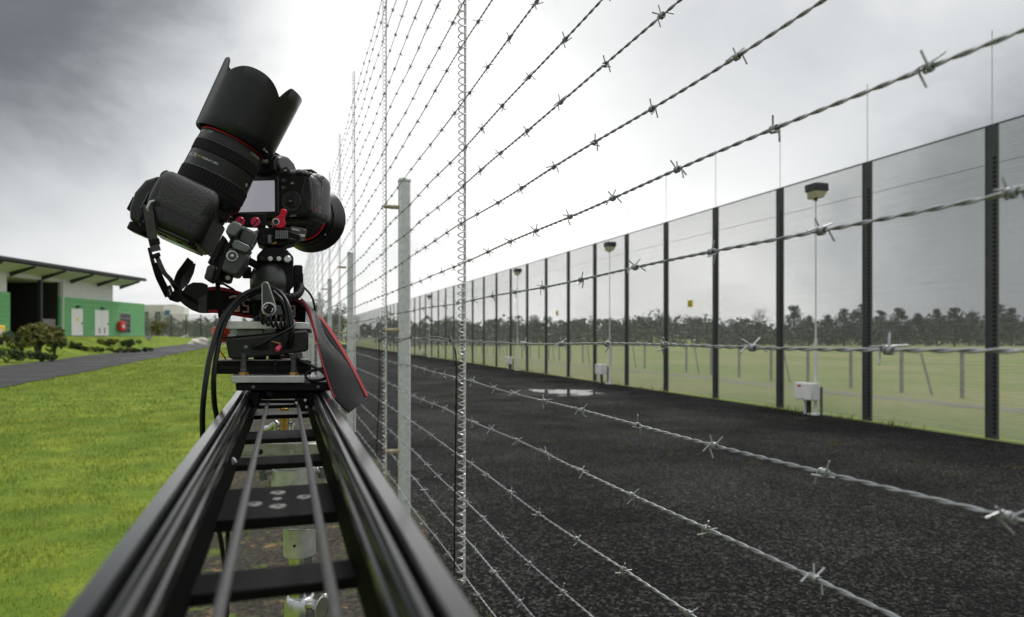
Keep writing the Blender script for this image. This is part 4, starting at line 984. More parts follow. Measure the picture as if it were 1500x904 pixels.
# ================================================================ ball head
def ballhead():
    Y = 1.03; cx = 396.5
    t = Thing('ball_head', Q(cx, 470, Y), 'charcoal bell shaped tripod ball head with worn locking lever', 'ball head')
    up = (0, 0, 1); base = Q(cx, 471, Y); h = lambda py: (Q(cx, py, Y) - base).z
    sp = .93e-3
    bell = [(425 + .01, 28.5), (424, 29.6), (412, 30), (404, 29.0), (399, 27.4), (392, 23.8), (387, 21), (384.5, 19.2)]
    t.part('housing', MB().lathe(base, up, [(h(441), 29.0 * sp), (h(438), 29.6 * sp)] + [(h(y), r * sp) for y, r in bell], 64), M_head, smooth=50)
    bel = []
    for k in range(9): bel += [(h(469 - k * 3.2), 26.5 * sp), (h(467.4 - k * 3.2), 24.0 * sp)]
    t.part('bellows', MB().lathe(base, up, bel, 48), M_rub, smooth=60)
    t.part('foot', MB().lathe(base, up, [(0, 24 * sp), (h(468), 24 * sp)], 40), M_anodm)
    t.part('clamp_block', pprism([(396, 447), (421, 447.5), (421, 461), (396, 461)], Y - .034, .03), M_greym, bevel=.0012)
    # teardrop lever with its dial
    yl = Y - .095; lever = []
    for k in range(15): a = R(-20 + 220 * k / 14); lever.append((394 + 10.6 * math.cos(a), 452.5 + 10.6 * math.sin(a)))
    for k in range(9): a = R(200 + 150 * k / 8); lever.append((388.6 + 5.2 * math.cos(a), 418.5 + 5.2 * math.sin(a)))
    lv = t.part('lever', pprism(lever, yl, .012), M_head, bevel=.0022, seg=3)
    t.part('lever_stem', MB().tube([Q(394, 452.5, yl + .01), Q(394, 452.5, Y)], .006, 16), M_anod)
    ed = MB(); outl = lever + [lever[0]]
    t.part('worn_edge', MB().tube([Q(x, y, yl + .0012) for x, y in outl[:16] + outl[16:]], .0007, 5), M_alu, lv)
    t.part('dial_ring', MB().lathe(Q(394, 452.5, yl), (0, -1, 0), [(0, .0085), (.0012, .0085), (.0016, .0072), (.0008, .0068)], 32), M_alu, lv)
    t.part('dial_face', MB().lathe(Q(394, 452.5, yl), (0, -1, 0), [(0, .0066), (.0014, .0066)], 32), M_rub, lv)
    c = Q(394, 452.5, yl - .0016)
    ar = MB()
    for a0 in (110, -60):
        arc = [c + Vector((.0046 * math.cos(R(a0 + k * 8)), 0, .0046 * math.sin(R(a0 + k * 8)))) for k in range(8)]; ar.tube(arc, .00045, 5)
        e = arc[-1]; ar.add([e + Vector((.0014, 0, .0012)), e + Vector((-.0012, 0, .0012)), e + Vector((-.0004, 0, -.0014))], [(0, 1, 2)])
    t.part('dial_arrows', ar, M_whitep, lv, smooth=0)
    # octagonal bracket plate behind the bell
    t.part('bracket_plate', pprism([(388, 361.5), (416.5, 361.5), (430, 376), (430, 420), (418, 430), (378, 430), (376, 420), (376, 374)], Y - .018, .012), M_anodm, bevel=.0022)
    bp = t.part('bracket_top', pprism([(388.6, 362.4), (416, 362.4), (429, 376.4), (429, 384), (377, 384), (377, 374.6)], Y - .026, .008), M_anodm, bevel=.0018)
    for i, px in enumerate((383.5, 396, 408.5)): t.part('screw', MB().lathe(Q(px, 379, Y - .0262), (0, -1, 0), [(0, .0032), (.0015, .0032), (.0018, .0016)], 14), M_steel if i else M_dark, bp)
    t.part('bright_bolt', MB().lathe(Q(421, 380, Y - .0262), (0, -1, 0), [(0, .0052), (.004, .0052), (.0055, .004)], 18), M_alu, bp)
    # finned friction knob on the right
    kn = t.part('friction_knob', pprism([(430, 388), (442.5, 388), (443.5, 391), (443.5, 426), (440, 429.5), (430, 429.5)], Y - .012, .03), M_rub, bevel=.002)
    fins = MB()
    for k in range(10): fins.prism(pq([(430.5, 401 + k * 2.9), (444.4, 401 + k * 2.9), (444.4, 402.4 + k * 2.9), (430.5, 402.4 + k * 2.9)], Y - .0135), (0, .031, 0))
    t.part('fins', fins, M_rub, kn)
    k2 = t.part('friction_knob', MB().lathe(Q(368, 399.5, Y), (-1, 0, 0), [(0, .0075), (.002, .0085), (.010, .0085), (.0115, .007)], 28, rid=.10), M_rub, smooth=20)
    # ribbed conduit
    path = crom([Q(428, 409, Y + .01), Q(437, 415, Y - .005), Q(440.5, 423, Y - .02), Q(436, 431.5, Y - .035), Q(426, 435.5, Y - .045), Q(414, 435.5, Y - .045)], 10)
    t.part('ribbed_conduit', MB().tube(path, [.0056 if (i // 2) % 2 else .0047 for i in range(len(path))], 14), M_rub, smooth=60)
    # arm reaching to the tilted side clamp
    t.part('side_arm', MB().tube([Q(356, 377, Y - .055), Q(380, 391, Y - .01)], .0052, 16), M_anod)
ballhead()

# ================================================================ tilted quick-release clamp (left)
def side_clamp():
    Y = .935
    t = Thing('tilted_clamp', Q(335, 372, Y + .03), 'worn grey quick release clamp tilted left, gripping the upturned camera', 'clamp')
    t.part('camera_plate', pprism([(326, 344), (331.5, 349), (313, 389), (303.5, 385)], Y + .002, .07), M_rub, bevel=.0012)
    t.part('clamp_plate', pprism([(339, 346), (346, 343), (318, 412), (310.5, 410)], Y, .075), M_anodm, bevel=.0012)
    t.part('upper_jaw', pprism([(330, 339), (334, 330), (339, 325), (343, 323), (354, 328.5), (354.8, 333.5), (347, 344.5), (343, 346.5), (333, 344.5)], Y - .006, .06), M_greym, bevel=.0028, seg=3)
    t.part('lower_jaw', pprism([(303, 390.5), (308, 386.5), (313, 388), (315.5, 391.5), (310.5, 411.5), (306, 412), (298, 408)], Y - .004, .05), mat('worn_black_metal', (.03, .031, .031), .4, .3, var=.3, vscale=150, wear=((.3, .3, .3), 130, .64)), bevel=.0028, seg=3)
    t.part('release_lever', pprism([(355, 333), (371, 340), (375.5, 346), (374, 350), (367, 362), (363, 360.5), (349, 351)], Y + .004, .045), M_head, bevel=.002)
    t.part('lever_edge', MB().tube([Q(355, 332, Y + .003), Q(371, 339.5, Y + .003), Q(376.5, 345, Y + .003), Q(368, 361, Y + .003)], .0010, 8), M_greym)
    t.part('grey_lobe', pprism([(343, 351), (350, 352.5), (365.5, 360.5), (367, 364), (362.5, 370), (358, 370.5), (341, 363.5), (339, 358.5)], Y - .010, .05), M_greym, bevel=.0030, seg=3)
    t.part('clamp_body', pprism([(334, 362), (342, 363.5), (363, 371), (362, 380), (356.5, 391), (347, 403.5), (340, 402.5), (322, 395), (326, 383)], Y, .06), M_head, bevel=.0022)
    d = t.part('dial', MB().lathe(Q(340.2, 375, Y), (0, -1, 0), [(0, .0074), (.0022, .0074), (.0028, .0068)], 36, rid=.05), M_alu, smooth=25)
    t.part('dial_ring', MB().lathe(Q(340.2, 375, Y - .0028), (0, -1, 0), [(0, .0054), (.0003, .0054), (.0005, .0040)], 30), M_head, d)
    t.part('dial_centre', MB().lathe(Q(340.2, 375, Y - .0028), (0, -1, 0), [(0, .0021), (.0012, .0021), (.0016, .0012)], 20), M_alu, d)
    t.part('arm_socket', MB().lathe(Q(361, 379.5, Y + .03), Q(376, 388, Y + .03) - Q(361, 379.5, Y + .03), [(-.012, .0075), (.0, .0075), (.003, .0060)], 20), M_greym)
    t.part('lower_body', pprism([(322, 396), (340, 403), (337, 413), (331, 414), (316, 408)], Y + .02, .03), M_rub, bevel=.0015)
    t.part('screw', MB().lathe(Q(334, 407, Y + .019), (0, -1, 0), [(0, .003), (.003, .003)], 12), M_alud)
side_clamp()

# ================================================================ clamp and bracket under the right camera
def top_clamp():
    Y = 1.01
    t = Thing('top_clamp', Q(402, 350, Y + .03), 'black dovetail clamp with red wing lever and red thumbscrews under the right camera', 'clamp')
    br = t.part('slotted_plate', pprism([(341, 312), (389, 313), (389, 333), (341, 331)], Y + .012, .012), M_anodm, bevel=.001)
    for px in (353, 376): t.part('slot', pprism(rrect(px - 2.2, 316, px + 2.2, 327, 2), Y + .0115, .002), M_dark, br)
    for px, py in ((351.5, 325.5), (374, 326)):
        k = t.part('red_thumbscrew', MB().lathe(Q(px, py, Y + .012), (0, -1, 0), [(0, .0068), (.0045, .0068), (.0055, .0060)], 28), mat('pink_red_anodised', (.42, .02, .06), .35, .5))
        t.part('slot', MB().box((0, 0, 0), (.0125, .0014, .0012), Matrix.Translation(Q(px, py, Y + .006)) @ Matrix.Rotation(R(-50), 4, 'Y')), M_dark, k)
    t.part('middle_plate', pprism([(377, 333.5), (424, 333.5), (424, 339), (440, 344), (440, 349), (412, 350), (377, 346)], Y + .004, .05), M_anodm, bevel=.0012)
    wl = [(397, 325), (399, 320.5), (404, 318), (409.5, 314), (411, 307.5), (413.5, 305), (420, 308), (421, 311), (417.5, 317), (417, 322), (419, 327), (417, 333), (411, 335), (404, 333.5), (399, 330.5)]
    lv = t.part('red_wing_lever', pprism(wl, Y - .012, .012), M_red, bevel=.0022, seg=3)
    t.part('lever_washer', MB().lathe(Q(404.2, 325, Y - .012), (0, -1, 0), [(0, .0048), (.0016, .0048), (.0018, .0034)], 24), M_alud, lv)
    t.part('lever_screw', MB().lathe(Q(404.2, 325, Y - .0136), (0, -1, 0), [(0, .0032), (.0012, .0032), (.0004, .0016)], 16), M_dark, lv)
    fn = MB()
    for k in range(6): fn.prism(pq([(403.5 + k * 3.2, 337.5), (405.8 + k * 3.2, 337.5), (405.8 + k * 3.2, 349.5), (403.5 + k * 3.2, 349.5)], Y - .012), (0, .018, 0))
    kb = t.part('clamp_knob', pprism([(403, 338), (422.5, 338), (422.5, 349), (403, 349)], Y - .010, .02), M_anodm, bevel=.001)
    t.part('knob_ribs', fn, M_greym, kb)
    t.part('dovetail_arm', pprism([(425, 331), (441, 334), (449, 336.5), (448.5, 346), (443, 346), (434, 344.5), (425, 343)], Y + .01, .05), mat('dark_grey_anodised', (.045, .045, .047), .4, .3, var=.2, vscale=80), bevel=.001)
    t.part('arm_slot', pprism([(427, 333.5), (438, 336), (439.5, 339), (428, 337)], Y + .009, .003), M_alud)
    t.part('arm_jaw', pprism([(432, 342.5), (447, 344), (446, 348), (432, 347.5)], Y + .006, .04), M_alud, bevel=.0008)
    t.part('clamp_base', pprism([(375, 345), (400, 344), (434, 350), (433, 355), (411, 361.5), (386, 360.5), (377, 357)], Y, .05), M_anodm, bevel=.002)
    t.part('steel_post', pprism([(391, 344), (398, 344), (398, 357), (391, 357)], Y - .006, .01), M_greym, bevel=.0015)
    t.part('brass_screw', MB().lathe(Q(400.5, 357, Y - .002), (1, -.3, .2), [(-.003, .0016), (.003, .0016), (.0032, .0024), (.005, .0024)], 12), M_brass)
    t.part('neck', MB().lathe(Q(398, 364, Y + .02), (0, 0, 1), [(0, .012), (.006, .011)], 24), M_anodm)
    t.part('grey_corner', pprism([(369, 340), (379, 336), (377, 343), (374, 344)], Y - .01, .02), M_greym, bevel=.001)
top_clamp()

# ================================================================ the two cameras
BODY_A = mat('black_magnesium_body', (.012, .0124, .0128), .36, var=.3, vscale=260, bump=.15, bscale=1500, wear=((.06, .06, .06), 120, .69), spec=.45)
BODY_B = mat('satin_black_body', (.022, .0224, .0228), .34, var=.25, vscale=220, bump=.15, bscale=1500, wear=((.07, .07, .07), 120, .70), spec=.5)
LENS_C = mat('lens_barrel_black', (.007, .0073, .0076), .30, var=.25, vscale=180, wear=((.05, .05, .05), 110, .70), spec=.36)
def dslr(M, label, loc, variant):
    t = Thing('camera', loc, label, 'camera', 'cameras on the slider rig')
    M_body = BODY_B if variant != 'up' else BODY_A; M_lens = LENS_C
    mm = lambda x, y, z: M @ Vector((x / 1000, y / 1000, z / 1000))
    def ext(pts, e):               # pts in mm, e extrusion in mm
        return MB().prism([mm(*p) for p in pts], M.to_3x3() @ (Vector(e) / 1000))
    def bx(c, d): return MB().box(Vector(c) / 1000, Vector(d) / 1000, M)
    body = [(-71, -27), (76, -27), (76.5, 32), (60, 48.5), (-56, 48.5), (-71, 38)]
    b = t.part('body', ext([(x, -72, z) for x, z in body], (0, 52, 0)), M_body, bevel=.0105, seg=6, smooth=60)
    def dense(pp):
        q = crom([Vector((x, y, 0)) for x, y in pp + pp[:1]], 3)[:-1]; return [(v.x, v.y) for v in q]
    # hand grip: rounded column on the right
    gp = [(38, -44), (41, -20), (46, -8), (54, -1.5), (64, 0), (72, -4), (76.6, -14), (76, -40), (70, -58), (60, -64), (44, -60)]
    def loft(pp, za, zb, rr):
        # column with rounded ends: outline drawn in towards its middle near each end
        cx_ = sum(p[0] for p in pp) / len(pp); cy_ = sum(p[1] for p in pp) / len(pp); av = sum(math.hypot(p[0] - cx_, p[1] - cy_) for p in pp) / len(pp)
        lv = [(za + rr * (1 - math.sin(R(90 * (1 - q / 7)))), rr * (1 - math.cos(R(90 * (1 - q / 7))))) for q in range(8)]
        lv = lv + [(zb + za - z, i) for z, i in lv[::-1]]; mb = MB(); n = len(pp)
        for z, ins in lv:
            k = 1 - ins / av
            for x, y in pp: mb.v.append(mm(cx_ + (x - cx_) * k, cy_ + (y - cy_) * k, z))
        for j in range(len(lv) - 1):
            for q in range(n): mb.f.append((j * n + q, j * n + (q + 1) % n, (j + 1) * n + (q + 1) % n, (j + 1) * n + q))
        mb.f.append(tuple(range(n))[::-1]); mb.f.append(tuple(range((len(lv) - 1) * n, len(lv) * n)))
        if sum(pp[q][0] * pp[(q + 1) % n][1] - pp[(q + 1) % n][0] * pp[q][1] for q in range(n)) < 0: mb.f = [f[::-1] for f in mb.f]
        return mb
    g = t.part('grip', loft(dense(gp), -26.5, 47, 13), M_body, smooth=75)
    gl = [(42, -20), (46.4, -7), (54, -.3), (64.3, 1.0), (73, -3.2), (77.1, -14), (76.5, -38), (73, -42), (50, -24)]
    t.part('grip_leather', loft(dense(gl), -24.5, 45.5, 12), M_leather, g, smooth=75)
    t.part('base_plate', bx((0, -47, -27.6), (132, 46, 3)), M_rub, bevel=.001)
    # card door on the grip side: seams and embossed dots
    dr = t.part('card_door', ext([(75.4, -61, -16), (75.4, -45, -16), (75.4, -45, 22), (75.4, -61, 22)], (1.15, 0, 0)), M_body, bevel=.0005)
    sd = MB()
    if variant == 'up':
        for k in range(5): sd.add(*[[mm(77.6 + .5 * q, -56 - 0, 0) for q in ()], []]) if False else None
        for i, (yy, zz_) in enumerate([(-52.5, 1)] + [(-55.5, z) for z in (10, 4, -2, -8)] + [(-58.5, z) for z in (7, 1, -5, -11)]): sd.lathe(mm(76.5, yy, zz_), M.to_3x3() @ Vector((1, 0, 0)), [(0, .0009), (.0005, .0006)], 8)
    else:
        for k, (n_) in enumerate((2, 4, 6, 7, 6, 5)): sd.add(*prism_vf([mm(76.4, -60 + k * 2.4 + .0, 3 - n_), mm(76.4, -59 + k * 2.4, 3 - n_), mm(76.4, -59 + k * 2.4, 3 + n_), mm(76.4, -60 + k * 2.4, 3 + n_)], M.to_3x3() @ Vector((.0006, 0, 0))))
    t.part('embossed_marks', sd, M_greym if variant != 'up' else M_lens, dr)
    t.part('door_seam', ext([(76.1, -45.6, -20), (76.1, -44.7, -20), (76.1, -44.7, 36), (76.1, -45.6, 36)], (.6, 0, 0)), M_dark, dr)
    t.part('door_seam', ext([(76.1, -61, -11), (76.1, -45, -11), (76.1, -45, -10.3), (76.1, -61, -10.3)], (.6, 0, 0)), M_dark, dr)
    if variant != 'up': t.part('red_mark', ext([(73.5, -66, -14), (73.5, -62.5, -12), (73.5, -66, -10)], (2.6, 0, 0)), M_redp, dr)
    # prism housing with hot shoe and eyecup
    pr = [(-70, 47), (-75, 55), (-72, 66), (-58, 72), (-38, 74.5), (-18, 70), (-7, 60), (-4, 46)]
    t.part('prism_housing', ext([(-22, y, z) for y, z in pr], (44, 0, 0)), M_body, bevel=.0075, seg=4)
    t.part('hot_shoe', bx((0, -52, 75.5), (19, 18, 3)), M_anodm, bevel=.0006)
    ec = t.part('eyecup', ext([(x, -84, z) for x, z in rrect(-19, 41, 19, 66, 6)], (0, 11, 0)), M_rub, bevel=.0018)
    t.part('eyepiece', ext([(x, -84.6, z) for x, z in rrect(-11, 46, 11, 61, 3)], (0, 2, 0)), mat('eyepiece_glass', (.01, .008, .012), .05, spec=.8), ec)
    # top: shoulder controls
    for x, r, hgt in ((34, 1.6, 1.5),): pass
    t.part('top_display', bx((46, -46, 49.2), (40, 22, 2)), mat('top_lcd', (.05, .055, .05), .15), bevel=.002)
    t.part('mode_dial', MB().lathe(mm(-50, -47, 48), M.to_3x3() @ Vector((0, 0, 1)), [(0, .0125), (.001, .0128), (.0095, .0128), (.0105, .0118)], 48, rid=.03), M_body)
    t.part('shutter_button', MB().lathe(mm(59, -7, 43), M.to_3x3() @ Vector((0, .3, 1)), [(0, .007), (.003, .0068), (.0045, .004)], 24), M_body)
    t.part('front_dial', MB().lathe(mm(53, -17, 44.5), M.to_3x3() @ Vector((1, 0, 0)), [(0, .006), (.009, .006)], 36, rid=.06), M_rub)
    # rear: screen, wheel, buttons
    fr = t.part('screen_frame', ext([(x, -74.6, z) for x, z in rrect(-55, -20, 21.5, 37, 3)], (0, 5, 0)), M_body, bevel=.0012)
    t.part('screen', ext([(x, -75.0, z) for x, z in rrect(-49.5, -15.5, 15.5, 30.5, 1)], (0, 1, 0)), M_screen if variant != 'up' else mat('dark_screen', (.01, .01, .012), .1), fr)
    rear = M.to_3x3() @ Vector((0, -1, 0))
    wh = t.part('control_wheel', MB().lathe(mm(41, -72, -1), rear, [(0, .0155), (.002, .0155), (.0026, .0150), (.0016, .0105), (.0016, .0100)], 72, rid=.03), M_head, smooth=30)
    t.part('wheel_pad', MB().lathe(mm(41, -73.6, -1), rear, [(0, .0098), (.0010, .0095), (.0014, .0075)], 40), M_body, wh)
    t.part('set_button', MB().lathe(mm(41, -75, -1), rear, [(0, .0042), (.0012, .0041), (.0016, .003)], 28), M_lens, wh)
    tx = text_mb('SET', .0030, lambda u, v: mm(41 + u * 1000, -76.75, -1 + v * 1000)); t.part('lettering', tx, M_whitep, wh, smooth=0)
    for (x, z, r, mk) in ((29, 30, 3.2, M_blue), (29, 19.5, 3.2, M_blue), (43, 25.5, 3.2, M_whitep), (33, 45, 5.0, M_whitep), (58, 52, 0, 0)):
        if not r: continue
        bt = t.part('button', MB().lathe(mm(x, -72, z), rear, [(0, r * 1.15 / 1000), (.0012, r * 1.15 / 1000), (.0014, r / 1000), (.0028, r * .95 / 1000), (.0031, r * .7 / 1000)], 24), M_head)
        t.part('icon', bx((x, -75.3, z), (r * .8, .3, r * .55)), mk, bt)
    for x in (52, 60, 67): t.part('button', MB().lathe(mm(x, -70, 42.5 - (x - 52) * .25), M.to_3x3() @ Vector((.1, -.8, .6)), [(0, .0040), (.0026, .0040), (.0036, .0028)], 22), M_head)
    t.part('lock_switch', MB().lathe(mm(57, -72, -21), rear, [(0, .0042), (.0020, .0040), (.0024, .003)], 24), M_rub)
    t.part('lettering', text_mb('LOCK', .0036, lambda u, v: mm(43 + u * 1000, -72.35, -22 + v * 1000)), M_whitep, smooth=0)
    t.part('thumb_rest', ext([(x, -74.5, z) for x, z in ((56, 10), (61, 34), (70, 36), (74, 10), (73, -16), (66, -20))], (0, 6, 0)), M_body, bevel=.0045, seg=4)
    # strap lugs
    for x in (76.5, -71): t.part('strap_lug', MB().tube([mm(x, -58, 38), mm(x + (4 if x > 0 else -4), -55, 40), mm(x + (4 if x > 0 else -4), -46, 40), mm(x, -43, 38)], .0013, 8), M_steel)
    # ---- lens
    org = M @ Vector((0, 0, 0)); ax = M.to_3x3() @ Vector((0, 1, 0)); ux = M.to_3x3() @ Vector((1, 0, 0)); uz = M.to_3x3() @ Vector((0, 0, 1))
    def lz(prof, n=72, rid=0): return MB().lathe(org, ax, [(a / 1000, r / 1000) for a, r in prof], n, rid, a0=ux)
    def on_lens(txt, size, phi, a, r, m, parent, flip=1):
        f = lambda u, v: org + ax * (a / 1000 + v * flip) + (ux * math.cos(phi + u * flip / (r / 1000)) - uz * math.sin(phi + u * flip / (r / 1000))) * (r / 1000 + .00025)
        t.part('lettering', text_mb(txt, size, f), m, parent, smooth=0)
    def hood_mb(R0, R1, a0, hts, th=2.0, n=240, flare=0):
        mb = MB(); rows = []
        for k in range(n):
            an = 2 * math.pi * k / n; top = hts(an)
            pts = [(a0 + 4, R0 - 5.0), (a0 + 1, R0 - 3), (a0, R0 - 1.2), (a0 + 2, R0)]
            for q in range(1, 7): f = q / 6; pts.append((a0 + 2 + (top - a0 - 2.8) * f, R0 + (R1 - R0) * f ** (1 + flare)))
            pts += [(top, R1 - .6), (top, R1 - th)]
            for q in range(5, -1, -1): f = q / 6; pts.append((a0 + 2 + (top - a0 - 2.8) * f, R0 - th + (R1 - R0) * f ** (1 + flare)))
            rows.append([org + ax * (a / 1000) + (ux * math.cos(an) - uz * math.sin(an)) * (r / 1000) for a, r in pts])
        m = len(rows[0])
        for row in rows: mb.v += row
        for k in range(n):
            k2 = (k + 1) % n
            for j in range(m - 1): mb.f.append((k * m + j, k2 * m + j, k2 * m + j + 1, k * m + j + 1))
        return mb
    if variant == 'up':
        ln = t.part('lens', lz([(-22, 36), (-12, 36), (-3, 42.5), (0, 43.5), (4.5, 43.5), (5.5, 42.2), (25, 42.2), (25.6, 43.2), (47, 42.6), (47.6, 41.4), (63, 41.4), (65, 42.4), (69, 42.0), (73, 41.8), (84, 41.2)]), M_lens, smooth=25)
        t.part('mount_collar', lz([(-26, 34), (-14, 34.5), (-11, 38), (-8, 38)]), M_anod, ln)
        t.part('zoom_ring', lz([(6.2, 42.0), (7.0, 44.0), (23.2, 44.2), (24.4, 42.6)], 240, .022), M_rub, ln, smooth=20)
        t.part('focus_ring', lz([(48.2, 41.8), (49, 43.1), (61.6, 43.1), (62.6, 41.8)], 400, .012), M_rub, ln, smooth=20)
        t.part('bright_line', lz([(25.0, 43.25), (25.1, 43.45), (25.7, 43.45), (25.8, 43.25)], 96), M_greym, ln)
        t.part('bright_line', lz([(63.2, 42.3), (63.3, 42.6), (63.9, 42.6), (64, 42.3)], 96), M_greym, ln)
        t.part('red_ring', lz([(78.0, 41.4), (78.1, 42.05), (79.5, 42.05), (79.6, 41.4)], 96), mat('red_lens_ring', (.75, .03, .04), .4), ln)
        on_lens('CANON', .0050, .98, 73, 41.75, M_whitep, ln); on_lens('USM', .0046, -.66, 73.5, 41.75, M_whitep, ln); on_lens('ULTRASONIC', .0046, -1.3, 73.5, 41.75, M_whitep, ln)
        on_lens('24-70', .0072, -.88, 37.5, 42.9, M_whitep, ln); on_lens('MACRO', .0036, -.50, 37.8, 42.95, M_yelp, ln); on_lens('0.38m/1.25ft', .0042, -.20, 37.5, 42.95, M_whitep, ln); on_lens('82', .0060, 1.18, 33, 42.95, M_whitep, ln)
        def hts(an):
            # an: 0 faces the viewer; near petal short, the side petals longer, valleys between
            d = (math.degrees(an) + 180 + 4) % 360 - 180
            d = abs(d); d = d if d <= 90 else 180 - d
            if d < 41: f = d / 41; return 171 - 17 * f ** 2.4
            f = min(1, (d - 41) / 13); return 154 + 22 * (1 - (1 - f) ** 1.6) + 2.5 * max(0, (d - 54) / 36)
        hd = t.part('lens_hood', hood_mb(51.5, 54.5, 79.5, hts), M_hood, smooth=40)
        on_lens('Canon', .0042, 1.0, 85, 52.2, M_whitep, hd)
        t.part('hood_catch', MB().lathe(org + ax * .088 - uz * .053, -uz, [(0, .004), (.003, .0036)], 14), M_rub, hd)
    else:
        ln = t.part('lens', lz([(-22, 36), (-12, 36), (-4, 40), (0, 42), (20, 42), (24, 43), (44, 43), (48, 41.5), (66, 42)]), M_lens, smooth=25)
        t.part('focus_ring', lz([(24, 42.8), (25, 43.8), (43, 43.8), (44, 42.8)], 300, .015), M_rub, ln, smooth=20)
        t.part('red_ring', lz([(56.0, 42.4), (56.2, 43.4), (58.2, 43.4), (58.4, 42.4)], 96), mat('red_lens_ring', (.75, .03, .04), .4), ln)
        t.part('hood_dot', MB().lathe(org + ax * .071 + (ux * .75 - uz * .66) * .0478, ux * .75 - uz * .66, [(0, .0016), (.0008, .0012)], 12), M_whitep, ln)
        def hts2(an):
            d = (math.degrees(an)) % 180; d = min(d, 180 - d)          # 0 at left/right petals
            return 108 - 12 * (d / 90) ** 2
        t.part('lens_hood', hood_mb(46.5, 59, 62, hts2, flare=.25), M_hood, smooth=40)
        t.part('hood_band', lz([(74, 49.6), (74.4, 50.6), (80, 52.2), (80.5, 51.6)], 96), M_lens, ln)
        t.part('front_glass', lz([(60, 38), (63, 36), (65, 0.5)], 48), mat('lens_glass', (.01, .012, .02), .03, spec=.9), ln)
    return t
def prism_vf(pts, e):
    m = MB().prism(pts, e); return [list(m.v), list(m.f)]
def frame(org, f, u, roll=0):
    f = Vector(f).normalized(); u = Vector(u); u = (u - f * u.dot(f)).normalized(); r = f.cross(u)
    M = Matrix((( r.x, f.x, u.x, org.x), (r.y, f.y, u.y, org.y), (r.z, f.z, u.z, org.z), (0, 0, 0, 1)))
    return M
YA = 1.0
fA = (Q(345, 204, YA) - Q(304, 287, YA)).normalized()
uA = Vector((-fA.z, 0, fA.x))
MA = frame(Q(304, 287, YA), fA, uA)
dslr(MA, 'upturned black camera with long flared lens hood pointing at the sky', Q(300, 300, YA), 'up')
PSI, PIT = R(24.5), R(1.0)
fB = Vector((math.sin(PSI) * math.cos(PIT), math.cos(PSI) * math.cos(PIT), math.sin(PIT))); 
MB_ = frame(Vector((0, 0, 0)), fB, (0, 0, 1))
anchor = Q(408, 286, 1.075); MB_.translation = anchor - MB_.to_3x3() @ Vector((.0215, -.0746, .0085))
dslr(MB_, 'black camera seen from behind with a blank grey rear screen', MB_ @ Vector((0, -.04, -.028)), 'rear')

